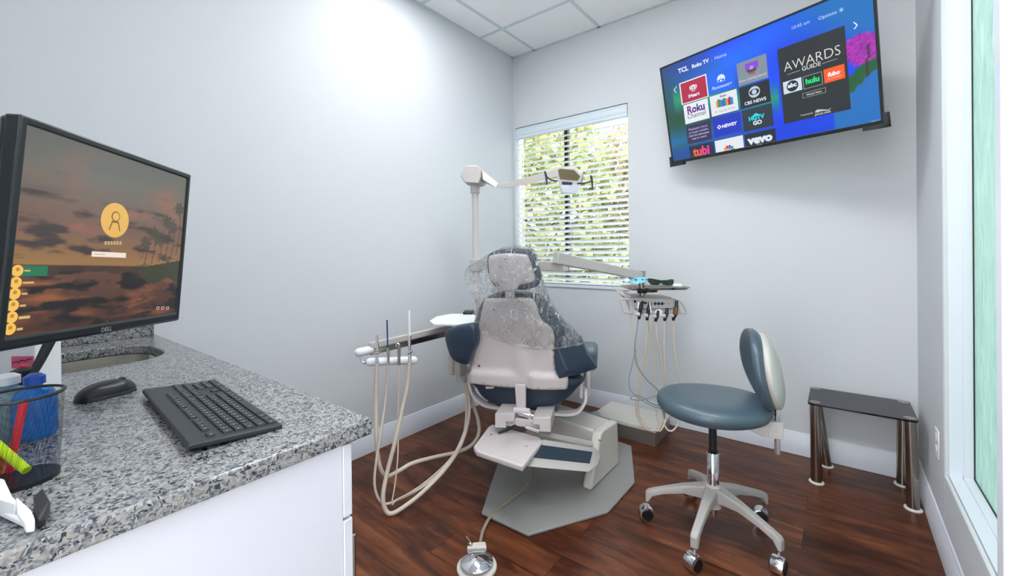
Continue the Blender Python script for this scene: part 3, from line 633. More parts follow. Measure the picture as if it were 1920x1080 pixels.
q = P(44, 742, .88); build('stand_base', MB().lathe((q.x-.02, q.y-.01, .9005), Z, [(.045, 0), (.046, .006), (.042, .012), (.02, .016)], 32), m_black, mo)
tag(mo)

# ================================================================== COUNTER
ZT = .9; cx0, cx1, cy0, cy1 = XL+.001, -.757, -.155, .511
t = thing('countertop', 'speckled grey granite worktop with an oval cutout for the sink', 'countertop', (-1.55, .18, ZT-.032))
sx0, sx1, sy0, sy1, sr = -2.14, -1.775, -.06, .435, .12
def rrect(x0, x1, y0, y1, r, n=8):
    out = []
    for (cx, cy, a0) in ((x1-r, y1-r, 0), (x0+r, y1-r, 90), (x0+r, y0+r, 180), (x1-r, y0+r, 270)):
        for k in range(n+1): a = math.radians(a0+90*k/n); out.append((cx+r*math.cos(a), cy+r*math.sin(a)))
    return out
inn = rrect(sx0, sx1, sy0, sy1, sr)
n = len(inn); outp = []
cc = ((sx0+sx1)/2, (sy0+sy1)/2)
for i, (x, y) in enumerate(inn):
    k = i//9; corner = [(cx1, cy1), (cx0, cy1), (cx0, cy0), (cx1, cy0)][k]; f = (i % 9)/8
    nxt = [(sx1, None), (None, sy1), (sx0, None), (None, sy0)][k]
    if k == 0: q = (cx1, y) if f < .5 else (x, cy1)
    elif k == 1: q = (x, cy1) if f < .5 else (cx0, y)
    elif k == 2: q = (cx0, y) if f < .5 else (x, cy0)
    else: q = (x, cy0) if f < .5 else (cx1, y)
    if i % 9 == 4: q = corner
    outp.append(q)
b = MB(); v = [(x, y, ZT) for x, y in inn]+[(x, y, ZT) for x, y in outp]+[(x, y, ZT-.032) for x, y in inn]+[(x, y, ZT-.032) for x, y in outp]
f = []
for i in range(n):
    j = (i+1) % n; f += [[i, j, n+j, n+i], [2*n+j, 2*n+i, 3*n+i, 3*n+j], [j, i, 2*n+i, 2*n+j], [n+i, n+j, 3*n+j, 3*n+i]]
b.add(v, f); build('slab', b, m_granite, t, bevel=.004)
b = MB().box((XL+.001, cy0, ZT), (XL+.022, cy1-.012, ZT+.105)); build('backsplash', b, m_granite, t, bevel=.002)
t = thing('sink', 'oval stainless steel undermount sink set in the granite', 'sink', (-1.96, .19, ZT-.2))
b = MB(); secs = []
for z, off in ((ZT-.033, -.03), (ZT-.033, .0), (ZT-.10, .006), (ZT-.17, .02), (ZT-.185, .06)): secs.append([(x, y, z) for x, y in rrect(sx0+off, sx1-off, sy0+off, sy1-off, max(.05, sr-off*.5))])
m_ = len(secs[0]); v = [p for q in secs for p in q]; f = [[i*m_+j, i*m_+(j+1) % m_, (i+1)*m_+(j+1) % m_, (i+1)*m_+j] for i in range(4) for j in range(m_)]+[list(range(4*m_, 5*m_))]
b.add(v, f); build('bowl', b, m_steel, t); build('drain', MB().lathe(((sx0+sx1)/2, (sy0+sy1)/2, ZT-.1845), Z, [(.045, 0), (.043, .003), (.02, .001)], 24), m_chrome, t)
# cabinet
cb = thing('base_cabinet', 'white laminate base cabinet under the granite worktop', 'cabinet', (-1.54, .15, 0))
b = MB(); xe = -.768; zc = ZT-.032
xi = xe-.019; b.box((cx0, cy0, .1), (cx0+.018, .45, zc)); b.box((xe-.018, cy0, 0), (xe, .45, zc)); b.box((cx0+.019, cy0, 0), (xi, cy0+.01, zc)); b.box((cx0+.019, cy0+.011, .1), (xi, .44, .118)); b.box((cx0+.019, .40, 0), (xi, .41, .099)); b.box((cx0+.019, .43, zc-.03), (xi, .45, zc-.001)); b.box((-1.30, cy0, .1), (-1.282, .44, zc-.2)); b.box((-1.80, cy0, .1), (-1.782, .44, zc-.2))
build('carcass', b, m_cab, cb)
for x0, x1 in ((cx0+.01, -1.793), (-1.789, -1.293), (-1.289, xe+.002)):
    d = build('drawer', MB().box((x0, .451, .722), (x1, .470, zc-.004)), m_cab, cb, bevel=.002); build('handle', MB().tube([((x0+x1)/2-.05, .47, .79), ((x0+x1)/2-.05, .495, .79), ((x0+x1)/2+.05, .495, .79), ((x0+x1)/2+.05, .47, .79)], .005, smooth=False), m_nickel, d)
    d = build('door', MB().box((x0, .451, .105), (x1, .470, .716)), m_cab, cb, bevel=.002); build('handle', MB().tube([(x1-.04, .47, .55), (x1-.04, .495, .55), (x1-.04, .495, .65), (x1-.04, .47, .65)], .005, smooth=False), m_nickel, d)

# ------------------------------------------------------------------ keyboard
KO = Vector((-.868, .231, .918)); KX = Vector((-.454, .032, -.0)).normalized(); KY = Vector((.05, .145, -.012))
KF = Fr(KO, KX, KY)
if KF.n.z < 0: KF.n = -KF.n
kb = thing('keyboard', 'dark grey computer keyboard lying on the granite counter', 'keyboard', (-1.08, .31, .9))
KL, KW = .452, .150
b = MB(); b.slab([KF.pt(0, 0, -.008), KF.pt(KL, 0, -.008), KF.pt(KL, KW, -.008), KF.pt(0, KW, -.008)], KF.n*.010); build('body', b, m_key, kb, bevel=.003)
rows = [(.030, [(0, 1), (2, 1), (3, 1), (4, 1), (5, 1), (6.5, 1), (7.5, 1), (8.5, 1), (9.5, 1), (11, 1), (12, 1), (13, 1), (14, 1), (15.2, 1), (16.2, 1), (17.2, 1)]),
        (.054, [(i, 1) for i in range(13)]+[(13, 2), (15.2, 1), (16.2, 1), (17.2, 1), (18.4, 1), (19.4, 1), (20.4, 1), (21.4, 1)]),
        (.0725, [(0, 1.5)]+[(1.5+i, 1) for i in range(12)]+[(13.5, 1.5), (15.2, 1), (16.2, 1), (17.2, 1), (18.4, 1), (19.4, 1), (20.4, 1), (21.4, 1)]),
        (.091, [(0, 1.75)]+[(1.75+i, 1) for i in range(11)]+[(12.75, 2.25), (18.4, 1), (19.4, 1), (20.4, 1)]),
        (.1095, [(0, 2.25)]+[(2.25+i, 1) for i in range(10)]+[(12.25, 2.75), (16.2, 1), (18.4, 1), (19.4, 1), (20.4, 1), (21.4, 1)]),
        (.128, [(0, 1.25), (1.25, 1.25), (2.5, 1.25), (3.75, 6.25), (10, 1.25), (11.25, 1.25), (12.5, 1.25), (13.75, 1.25), (15.2, 1), (16.2, 1), (17.2, 1), (18.4, 2), (20.4, 1), (21.4, 1)])]
b = MB(); lg = MB(); U_ = .0191; x00 = .014
for y, ks in rows:
    for k, w_ in ks:
        a0 = x00+k*U_+.0008; a1 = x00+(k+w_)*U_-.0008; h = .0165 if y > .04 else .013
        b.loft([[KF.pt(a0, y, .002), KF.pt(a1, y, .002), KF.pt(a1, y+h, .002), KF.pt(a0, y+h, .002)], [KF.pt(a0+.0015, y+.0012, .0055), KF.pt(a1-.0015, y+.0012, .0055), KF.pt(a1-.0015, y+h-.0015, .0055), KF.pt(a0+.0015, y+h-.0015, .0055)]])
        if w_ < 5: lg.fbox(KF, a0+.0045, a0+.0068, y+.006, y+.0078, .0054, .0056)
b.add(lg.v, lg.f, 1); build('keys', b, [m_dark, m_white], kb, ang=25)
b = MB()
for a in (.04, KL-.04): q = KF.pt(a, .012, -.008); b.tube([q, (q.x, q.y, .9005)], .006, 8, smooth=False)
b.slab([KF.pt(.06, .02, -.008), KF.pt(KL-.06, .02, -.008), KF.pt(KL-.06, .025, -.008), KF.pt(.06, .025, -.008)], (0, 0, -.003)); build('fold_out_feet', b, m_black, kb)
# mouse
ms = thing('computer_mouse', 'glossy black computer mouse beside the keyboard', 'mouse', (-1.405, .215, .9))
mf = Fr((-1.405, .212, .9005), Vector((-.25, 1, 0)), Vector((-1, -.25, 0)))
if mf.n.z < 0: mf = Fr(mf.o, mf.r, -mf.u)
ol = [(-.055, 0), (-.045, .024), (-.01, .030), (.03, .031), (.054, .016), (.057, 0), (.054, -.016), (.03, -.031), (-.01, -.030), (-.045, -.024)]
b = MB().pillow(mf, ol, .036, .0, e=.8, rings=8); build('shell', b, mat('mouse_black', (20, 26, 36), .34), ms)
b = MB().pillow(mf, [(x*1.01, y*1.02) for x, y in ol], .012, .0, e=.4, rings=5); build('side_band', b, m_dark, ms)
q = mf.pt(.032, 0, .030); build('scroll_wheel', MB().lathe(q-mf.u*.004, mf.u, [(.006, 0), (.008, .002), (.008, .006), (.006, .008)], 16), m_dark, ms)
# mesh pen cup and pens
cu = Vector((-.981, .054, .9005))
t = thing('pen_cup', 'black wire mesh pen cup at the left end of the counter', 'pen cup', cu)
def cyl(o, r0, r1, h0, h1, seg=36): 
    b = MB(); v = [(o.x+r*math.cos(2*PI*j/seg), o.y+r*math.sin(2*PI*j/seg), o.z+h) for r, h in ((r0, h0), (r1, h1)) for j in range(seg)]
    return b.add(v, [[j, (j+1) % seg, seg+(j+1) % seg, seg+j] for j in range(seg)])
build('wall', cyl(cu, .040, .047, .004, .13), m_wire, t); build('rim', MB().tube([cu+Vector((.047*math.cos(a), .047*math.sin(a), .13)) for a in [2*PI*k/32 for k in range(33)]], .0022, 8, n=1), m_black, t)
build('base', MB().lathe(cu, Z, [(.041, 0), (.041, .006), (.036, .006)], 32), m_black, t)
o = build('pen', MB().tube([P(14, 900, .655), P(45, 752, .665)], [.0045, .0045, .0045, .0052], smooth=False), m_red); tag(o, 'red pen standing in the black mesh cup', 'pen')
o = build('highlighter', MB().tube([P(-12, 830, .64), P(50, 882, .625)], [.007, .007, .006], smooth=False), m_yel); tag(o, 'neon yellow highlighter leaning low in the mesh cup', 'highlighter')
o = build('pencil', MB().tube([P(-5, 905, .66), P(8, 842, .66)], .0042, 6, smooth=False), mat('orange_paint', (235, 120, 20), .4)); tag(o, 'short orange pencil in the mesh cup', 'pencil')
# bottles and box behind the cup
def bottle(x, y, z, r, h, m1, mc_, label, name='spray_bottle'):
    t = thing(name, label, 'bottle', (x, y, z))
    build('body', MB().lathe((x, y, z), Z, [(r*.9, 0), (r, .006), (r, h*.62), (r*.8, h*.74), (r*.36, h*.8), (r*.36, h*.84)], 28), m1, t)
    build('cap', MB().lathe((x, y, z+h*.84), Z, [(r*.5, 0), (r*.5, h*.12), (r*.3, h*.16)], 20), mc_, t)
    return t
q = P(66, 800, .80); bottle(q.x, q.y, .9005, .030, .118, mat('bright_blue_plastic', (20, 120, 215), .25), m_blue, 'blue plastic bottle behind the mesh cup')
m_clear = mat('clear_blue_plastic', (176, 214, 228), .12, Transmission_Weight=.5)
q = P(14, 800, .80); bottle(q.x, q.y, .9005, .036, .118, m_clear, m_white, 'clear pale blue bottle beside the blue bottle', 'soap_bottle')
t = thing('carton', 'white carton with a pink and red label behind the bottles', 'carton', (-1.32, .035, .9))
bf = Fr(P(66, 700, 1.02), RX, Z); bf.o.z = .9005
build('box', MB().fbox(bf, -.13, 0, 0, .17, -.06, 0), m_white, t, bevel=.002)
a0 = bf.hit(22, 668); a1 = bf.hit(64, 690)
build('label', MB().fbox(bf, a0[0], a1[0], a1[1], a0[1], .0003, .001), m_pink, t)
build('label_lettering', MB().tube([bf.pt(*bf.hit(x, y), .0015) for x, y in ((25, 680), (31, 678), (36, 679), (42, 675), (48, 677), (54, 673), (60, 673))], .0012, 6), mat('dark_ink', (70, 20, 45), .5), t)
q = P(44, 690, .90); t = thing('pump_bottle', 'slim dark bottle with a black cap and red button in front of the white carton', 'bottle', (q.x, q.y, .9))
build('body', MB().lathe((q.x, q.y, .9005), Z, [(.012, 0), (.013, .005), (.013, q.z-.9-.03), (.009, q.z-.9-.02)], 20), m_dark, t); build('cap', MB().lathe((q.x, q.y, q.z-.022), Z, [(.019, 0), (.021, .008), (.019, .018), (.008, .024)], 20), m_black, t); build('button', MB().lathe((q.x, q.y, q.z+.001), Z, [(.007, 0), (.006, .005)], 16), m_red, t)
# small white device near the corner
t = thing('card_holder', 'small white plastic holder with a charcoal end tab at the near edge of the counter', 'holder', hz(30, 975, .9))
b = MB(); A = [hz(-40, 890, .925), hz(12, 900, .925), hz(64, 962, .915), hz(55, 985, .91), hz(-40, 930, .918)]
b.slab([Vector((p.x, p.y, .903)) for p in A], (0, 0, .008)); b.hull([hz(-40, 885, .93), hz(8, 898, .93), hz(30, 945, .925), hz(-40, 925, .93)]+[Vector((p.x, p.y, .905)) for p in [hz(-40, 885, .93), hz(8, 898, .93), hz(30, 945, .925), hz(-40, 925, .93)]])
b.hull([hz(30, 930, .93), hz(58, 955, .925), hz(66, 975, .92), hz(50, 985, .915), hz(30, 960, .92)]+[Vector((p.x, p.y, .905)) for p in [hz(30, 930, .93), hz(58, 955, .925), hz(66, 975, .92), hz(50, 985, .915)]])
build('body', b, m_white, t, bevel=.002)
qs = [hz(62, 930, .925), hz(80, 914, .925), hz(94, 940, .92), hz(84, 974, .91), hz(70, 972, .915)]; build('end_cap', MB().hull(qs+[Vector((p.x, p.y, .902)) for p in qs]), m_dark, t, bevel=.002)

# ================================================================== DENTAL CHAIR
fc = Vector((-.423, .906, 0)).normalized(); rc = Vector((.906, .423, 0)).normalized()
ch = thing('dental_chair', 'dental chair seen from behind, navy cushions and pale grey shell, in mid room', 'dental chair', (-1.25, 1.95, 0))
lean = math.radians(9); ub = Z*math.cos(lean)-fc*math.sin(lean)
BF = Fr(P(975, 722, 2.24), rc, ub)              # rear face of the back; +n looks at the camera
H = lambda fr, L: [fr.hit(x, y) for x, y in L]
# base plate
pl = [(-1.334, 1.482), (-1.07, 1.487), (-.861, 1.841), (-.856, 2.158), (-1.03, 2.55), (-1.60, 2.62), (-1.72, 2.25), (-1.565, 1.882)]
build('base_plate', MB().slab([(x, y, 0.0005) for x, y in pl], (0, 0, .012)), m_plate, ch, bevel=.003)
# base housing: end cap plus rear body
b = MB()
yz = [(1.948, .012), (1.975, .012), (2.302, .012), (2.285, .26), (2.10, .275), (2.065, .262)]
b.slab([(-1.055, y, z) for y, z in yz], (.053, 0, 0))
b.slab([(-1.52, 2.10, .02), (-1.05, 2.10, .02), (-1.05, 2.10, .255), (-1.52, 2.10, .285)], (0, .19, 0))
build('base_housing', b, m_block, ch, bevel=.012, seg=3)
build('screw', MB().lathe(P(1124, 826, 2.23), Z, [(.008, 0), (.008, .004), (.004, .006)], 12), m_chrome, ch)
# lift arm with dark insert
A1, A2, A4 = P(1016, 823, 2.12), P(1114, 839, 2.20), P(983, 875, 1.93)
A3 = Fr(A1, A2-A1, A4-A1); A3 = A3.pt(*A3.hit(1103, 886))
b = MB(); dn = Vector((-.01, .12, -.07)); b.hull([A1, A2, A3, A4, A1+dn, A2+dn, A3+Vector((0, .1, -.01)), A4+Vector((0, .1, -.015))]); build('lift_arm', b, m_beige2, ch, bevel=.006)
nrm = (A2-A1).cross(A4-A1).normalized(); nrm = nrm if nrm.dot(CW) < 0 else -nrm
q = lambda s_, t_: (A1*(1-s_)+A2*s_)*(1-t_)+(A4*(1-s_)+A3*s_)*t_
build('arm_insert', MB().slab([q(.01, .24), q(.985, .22), q(.985, .66), q(.01, .68)], nrm*.005), m_navy_dark, ch)
build('link_bar', MB().slab([P(1012, 812, 2.2), P(1112, 832, 2.24), P(1112, 837, 2.24), P(1012, 817, 2.2)], fc*.03), m_beige2, ch)
# pivot cover slab
zs = .30; sl = [hz(923, 795, zs), hz(915, 800, zs), hz(888, 836, zs), hz(893, 845, zs), hz(980, 874, zs), hz(1018, 826, zs), hz(1010, 818, zs)]
build('pivot_cover', MB().slab(sl, (0, 0, -.028)), m_beige, ch, bevel=.008, seg=3)
for x, y in ((921, 815.5), (987, 837.5)): build('screw', MB().lathe(hz(x, y, zs), Z, [(.006, 0), (.006, .003), (.003, .004)], 12), m_chrome, ch)
# carriage under the seat
CF = Fr(P(980, 795, 2.14), rc, Z)
b = MB(); b.slab([CF.pt(*p) for p in H(CF, [(928, 776), (964, 776), (964, 791), (949, 791), (949, 802.5), (928, 802)])], fc*.42)
b.slab([CF.pt(*p) for p in H(CF, [(998.5, 783), (1032.6, 783), (1032.6, 810.5), (1011, 809.6), (1011, 797), (998.5, 796)])], fc*.42)
b.slab([CF.pt(*p, -.03) for p in H(CF, [(948, 788), (1012, 795), (1012, 807), (948, 803)])], fc*.38)
build('carriage', b, m_beige, ch, bevel=.003)
b = MB(); b.tube([CF.pt(*CF.hit(966, 783), -.06), CF.pt(*CF.hit(997, 788), -.06)], .011, 14, smooth=False); b.tube([CF.pt(*CF.hit(972, 781), -.05), CF.pt(*CF.hit(990, 786), -.05)], .016, 14, smooth=False); b.tube([P(985, 800, 2.1), P(1010, 808, 2.1)], .009, 12, smooth=False)
build('actuator', b, m_chrome, ch)
b = MB(); b.tube([P(935, 812, 2.03), P(950, 806, 2.05), P(966, 799, 2.08)], [.0085, .012, .012], 12, flat=.7); b.tube([P(966, 799, 2.08), P(990, 805, 2.12)], .004, 8, smooth=False); build('release_lever', b, m_black, ch)
# strap, barrel, lever
SF = Fr(P(976, 745, 2.19), rc, Z*.995-fc*.05)
b = MB(); b.slab([SF.pt(*p) for p in H(SF, [(965, 722), (985, 723), (985, 768), (968, 766)])], -SF.n*.03); b.tube([SF.pt(*SF.hit(963, 768), .002), SF.pt(*SF.hit(993, 771), .002)], .0155, 18, smooth=False); b.slab([SF.pt(*p, .01) for p in H(SF, [(985, 766), (994, 768), (998, 792), (991, 791)])], -SF.n*.02)
build('back_support', b, m_beige, ch, bevel=.003)
# seat cushion
QF = Fr(P(985, 735, 2.30), rc, Z)
ol = H(QF, [(884, 706), (890, 728), (906, 748), (940, 762), (985, 767), (1030, 764), (1060, 752), (1082, 730), (1090, 708), (985, 690)])
def sec(d, sc, dz, flat_=1):
    pts = cat([Vector((a, b_, 0)) for a, b_ in ol], 3, True); return [QF.pt(p.x*sc, p.y*flat_+dz, -d) for p in pts]
b = MB(); b.loft([sec(-.02, .55, 0, .6), sec(-.012, .8, 0, .85), sec(0, .95, 0, .98), sec(.03, 1, 0), sec(.35, 1, -.01, .9), sec(.6, .92, -.02, .6), sec(.9, .8, .0, .45), sec(1.06, .7, .02, .42), sec(1.1, .6, .02, .3)])
build('seat_cushion', b, m_navy, ch, ang=60)
b = MB(); b.slab([QF.pt(*p, -.02) for p in H(QF, [(930, 758), (1040, 762), (1046, 776), (1038, 778), (930, 770)])], fc*.6); build('seat_pan', b, m_navy, ch)
build('care_tag', MB().slab([QF.pt(*p, .024) for p in H(QF, [(912.5, 722), (930, 722.5), (926, 726), (913.5, 726.5)])], QF.n*.001), m_white, ch)
# armrest brackets
def strip(pts, w, th, fr): 
    b = MB(); pts = cat(pts, 6); secs = []
    for i, p in enumerate(pts):
        T = (pts[min(i+1, len(pts)-1)]-pts[max(i-1, 0)]).normalized(); N_ = T.cross(fr.n).normalized()
        secs.append([p+N_*th/2+fr.n*w/2, p-N_*th/2+fr.n*w/2, p-N_*th/2-fr.n*w/2, p+N_*th/2-fr.n*w/2])
    return b.loft(secs)
AF = Fr(P(985, 760, 2.32), rc, Z)
b = strip([AF.pt(*AF.hit(x, y)) for x, y in ((965, 764), (935, 763), (908, 757), (889, 740), (882, 718), (880, 700))], .05, .014, AF)
build('armrest_bracket', b, m_beige, ch)
b = strip([AF.pt(*AF.hit(x, y)) for x, y in ((1022, 772), (1062, 775), (1085, 770), (1098, 750), (1099, 732))], .05, .014, AF)
build('armrest_bracket', b, m_beige, ch)
for (x, y0, y1, D) in ((1090, 701, 745, 2.28), (1103.5, 700, 741, 2.40)):
    b = MB().slab([P(x-3.4, y0, D), P(x+3.4, y0, D), P(x+3.4, y1, D), P(x, y1+4, D), P(x-3.4, y1, D)], fc*.03); build('armrest_post', b, m_beige, ch, bevel=.003)
af = Fr(P(1100, 680, 2.50), rc, Z); b = MB(); b.loft([[af.pt(a*k, b_*k+.0, -d) for a, b_ in rrect(-.05, .06, -.05, .06, .03, 3)] for d, k in ((0, .8), (.02, 1), (.30, 1), (.33, .8))]); build('armrest_pad', b, m_teal, ch)
af = Fr(P(868, 660, 2.36), rc, Z); b = MB(); b.loft([[af.pt(a*k, b_*k+.0, -d) for a, b_ in rrect(-.05, .05, -.05, .04, .03, 3)] for d, k in ((0, .8), (.02, 1), (.30, 1), (.33, .8))]); build('armrest_pad', b, m_navy, ch)
# cushion of the back
CFb = BF.shift(-.075)
cur = lambda a, b_: -2.2*max(0, abs(a)-.12)**2
ol = H(CFb, [(893, 700), (889, 660), (889, 610), (897, 578), (910, 560), (930, 551), (960, 549), (990, 551), (1015, 557), (1032, 575), (1050, 600), (1068, 625), (1084, 650), (1086, 690), (1078, 718), (985, 722)])
build('back_cushion', MB().pillow(CFb, ol, .05, .09, e=.45, curve=cur), m_navy, ch)
# wings
WF = Fr(P(866, 645, 2.22), rc+fc*-.25, ub)
ol = H(WF, [(835, 632), (838, 619), (852, 612), (872, 608), (888, 608), (895, 620), (895, 645), (888, 662), (881, 681), (866, 680), (850, 672), (841, 655)])
build('left_bolster', MB().pillow(WF, ol, .03, .05, e=.55, n=4, curve=lambda a, b_: -1.5*max(0, -a-.02)**2), m_navy, ch)
b = MB()
r1, r2, r3, r4, r5, r6, r7 = P(1040, 640, 2.17), P(1088, 632, 2.24), P(1101, 664, 2.22), P(1120.5, 690, 2.26), P(1090, 701, 2.19), P(1048, 710.5, 2.15), P(1041, 693, 2.155)
fm = P(1064, 695, 2.125)
bk = fc*.06
b.add([r1, r2, r3, r4, r5, r6, r7, fm], [[0, 1, 2, 7], [2, 3, 4, 7], [7, 4, 5], [0, 7, 5, 6]]); 
b.add([p+bk for p in (r1, r2, r3, r4, r5, r6, r7)], [[6, 5, 4, 3, 2, 1, 0]])
ring = [r1, r2, r3, r4, r5, r6, r7]
for i in range(7): b.add([ring[i], ring[(i+1) % 7], ring[(i+1) % 7]+bk, ring[i]+bk], [[0, 3, 2, 1]])
build('right_bolster', b, m_navy, ch, bevel=.005, seg=3, ang=50)
build('side_pad', MB().slab([P(1063, 700, 2.26), P(1088, 699, 2.26), P(1088, 722, 2.26), P(1066, 718, 2.26)], fc*.1), m_navy, ch, bevel=.008)
# shell of the back: a moulded sheet
SH = H(BF, [(880, 712), (887, 660), (893, 625), (900, 598), (907, 565), (918, 560), (950, 560), (992, 560), (1004, 572), (1014, 600), (1032, 615), (1039, 636), (1041, 690), (1052, 700), (1064, 700), (1064, 725), (1050, 729), (1000, 729), (940, 724), (890, 718)])
def scurve(a, b_):
    y = b_; r = 0
    wv = BF.hit(0, 0)
    k = lambda v_, c_, w_: 1/(1+math.exp(-(v_-c_)/w_))
    low = k(-b_, .0-BFl, .005)           # thick lower band
    ridge = math.exp(-((a-.015)/.045)**4)
    r += low*.022*(1-ridge)+.012*ridge*k(-b_, -BFm, .05)
    return r
BFl = BF.hit(940, 697)[1]; BFm = BF.hit(940, 640)[1]
def sheet(fr, ol, n, th, cf, e=.35, bul=.012):
    pts = cat([Vector((a, b_, 0)) for a, b_ in ol], n, True); N = len(pts)
    bm = bmesh.new(); vs = [bm.verts.new(p) for p in pts]; fa = bm.faces.new(vs)
    bmesh.ops.triangulate(bm, faces=[fa]); 
    for _ in range(4): bmesh.ops.subdivide_edges(bm, edges=[e_ for e_ in bm.edges if e_.calc_length() > .02], cuts=1, use_grid_fill=False); bmesh.ops.triangulate(bm, faces=bm.faces)
    bmesh.ops.beautify_fill(bm, faces=bm.faces, edges=bm.edges)
    bm.verts.ensure_lookup_table(); bm.verts.index_update()
    bd_ = [v.co.copy() for v in bm.verts if v.is_boundary]
    out = []
    for v in bm.verts:
        d = 0 if v.is_boundary else min((v.co-q_).length for q_ in bd_); q_ = min(1, d/bul)
        out.append(fr.pt(v.co.x, v.co.y, cf(v.co.x, v.co.y)-th*(1-math.sqrt(max(0, 1-(1-q_)**2)))))
    bb = MB().add(out, [[v.index for v in f_.verts] for f_ in bm.faces])
    bo = [fr.pt(p.x, p.y, cf(p.x, p.y)-th) for p in pts]; b2 = [fr.pt(p.x*.99, p.y*.99, cf(p.x, p.y)-th*2.4) for p in pts]
    bb.add(bo+b2, [[i, (i+1) % N, N+(i+1) % N, N+i] for i in range(N)])
    bm.free(); return bb
build('back_shell', sheet(BF, SH, 5, .012, scurve), m_beige, ch, ang=70)
for x, y in ((928, 579.5), (986, 580.5), (898.5, 685)):
    a = BF.hit(x, y); q = BF.pt(a[0], a[1], scurve(*a)+.0005); build('shell_screw', MB().lathe(q, BF.n, [(.0075, 0), (.007, .003), (.003, .004)], 14), m_chrome, ch)
# headrest
HF = Fr(P(963, 510, 2.17), rc, ub)
ol = H(HF, [(912, 500), (912, 485), (918, 476), (935, 470), (965, 468), (990, 471), (1001, 480), (1008, 500), (1013, 520), (1010, 534), (998, 542), (975, 545), (935, 541), (921, 532), (915, 518)])
hr = build('headrest', MB().pillow(HF.shift(-.03), ol, .03, .05, e=.42), m_navy, ch)
ol = H(HF, [(917, 500), (917, 482), (925, 478), (950, 475), (985, 477), (992, 484), (999, 505), (1004, 521), (999, 528), (975, 534), (968, 543), (936, 544), (930, 533), (920, 524)])
build('headrest_shell', MB().pillow(HF.shift(.0), ol, .018, .01, e=.35, n=4), m_beige, ch)
b = MB(); nk = Fr(P(955, 550, 2.19), rc, ub); b.slab([nk.pt(*p) for p in H(nk, [(947, 536), (964, 536), (964, 562), (947, 562)])], -nk.n*.015); build('headrest_bar', b, m_beige, ch, bevel=.002)
b = MB(); b.tube([HF.pt(*HF.hit(931, 513), .02), HF.pt(*HF.hit(933, 524), .03), HF.pt(*HF.hit(937, 534), .022)], .004, 8); build('headrest_latch', b, m_chrome, ch); b = MB(); b.tube([HF.pt(*HF.hit(949, 483), .018), HF.pt(*HF.hit(949, 484), .023)], .005, smooth=False); build('headrest_knob', b, m_chrome, ch)

# ------------------------------------------------------------------ plastic cover on the headrest
GF = HF.shift(.015)
ol = H(GF, [(912, 478), (935, 467), (962, 460), (988, 460), (1003, 470), (1012, 500), (1022, 535), (1040, 575), (1062, 603), (1086, 628), (1092, 645), (1060, 650), (1020, 655), (985, 652), (950, 643), (918, 630), (898, 616), (890, 600), (893, 575), (882, 550), (872, 530), (870, 512), (880, 498), (898, 488)])
c2 = GF.hit(968, 555)
pts = [Vector((a, b_, 0)) for a, b_ in ol]; pts = cat(pts, 9, True); b = MB(); N = len(pts); rings = 46; v = []
cV = Vector((c2[0], c2[1], 0))
def wr(p, side):
    r = noise.fractal(Vector((p.x*13+side*9, p.y*7, 3.1)), 1, 2, 4)*.02
    f_ = 1-abs(noise.noise(Vector((p.x*16-p.y*9, p.x*5+p.y*3, side*4))))*2
    r += max(0, f_)**5*.022
    g_ = 1-abs(noise.noise(Vector((p.x*6+p.y*22, p.x*19-p.y*4, side*7+2))))*2
    r += max(0, g_)**8*.014
    return r
for side, T in ((1, .035), (-1, .16)):
    for k in range(rings+1):
        sc = 1-k/rings
        for j, q_ in enumerate(pts):
            p = cV+(q_-cV)*sc
            env = (1-sc**5)
            hh = T*env*(1 if side > 0 else (.55+.45*min(1, max(0, (p.y-c2[1]+.05)*6))))+wr(p, side)*env
            if side < 0 and k == 0: hh = 0
            v.append(GF.pt(p.x, p.y, side*hh if side < 0 else hh+.004*math.sin(j*.9)))
    o_ = 0 if side > 0 else (rings+1)*N
b.add(v, [[o_+i*N+j, o_+i*N+(j+1) % N, o_+(i+1)*N+(j+1) % N, o_+(i+1)*N+j] for o_ in (0, (rings+1)*N) for i in range(rings) for j in range(N)])
# rolled hem
hem = [GF.pt(*GF.hit(x, y), .02) for x, y in ((896, 612), (915, 626), (945, 638), (985, 649), (1020, 652), (1060, 648), (1090, 643))]
o = build('headrest_cover', b, m_bag, ang=180); tag(o, 'crinkled clear plastic bag pulled over the headrest and upper back of the chair', 'plastic cover')
ho = build('hem', MB().tube(hem, .0035, 8, n=8), m_bag, o)

# ================================================================== LIGHT POST AND DENTAL LIGHT
dl = thing('dental_light', 'dental examination light on a tall pale post beside the window', 'dental light', P(890, 700, 2.65))
DP = 2.66
pt0 = P(891, 350, DP); px_, py_ = pt0.x, pt0.y
zb = .50
build('post', MB().tube([(px_, py_, zb), (px_, py_, P(890, 350, DP).z)], .0215, 20, smooth=False), m_beige, dl)
build('collar', MB().tube([(px_, py_, P(890, 362, DP).z), (px_, py_, P(890, 340, DP).z)], .031, 20, smooth=False), m_beige, dl)
hf = Fr(P(887, 331, DP-.05), RX, Z)
def fpts(fr, L, c=0): return [fr.pt(*fr.hit(x, y), c) for x, y in L]
b = MB(); b.hull(fpts(hf, [(865, 332), (871, 316), (876, 313), (898, 313), (903, 332), (899, 346), (872, 344)], .05)+fpts(hf, [(868, 332), (874, 316), (898, 312), (909, 322), (912, 342), (904, 348), (875, 345)], -.06))
build('head_housing', b, m_beige2, dl, bevel=.005)
b = MB(); b.hull([P(903, 318, 2.58), P(909, 324, 2.66), P(934, 343, 2.52), P(940, 351, 2.54), P(930, 352, 2.5), P(904, 336, 2.55), P(912, 344, 2.64)]); build('knuckle_arm', b, m_beige2, dl, bevel=.004)
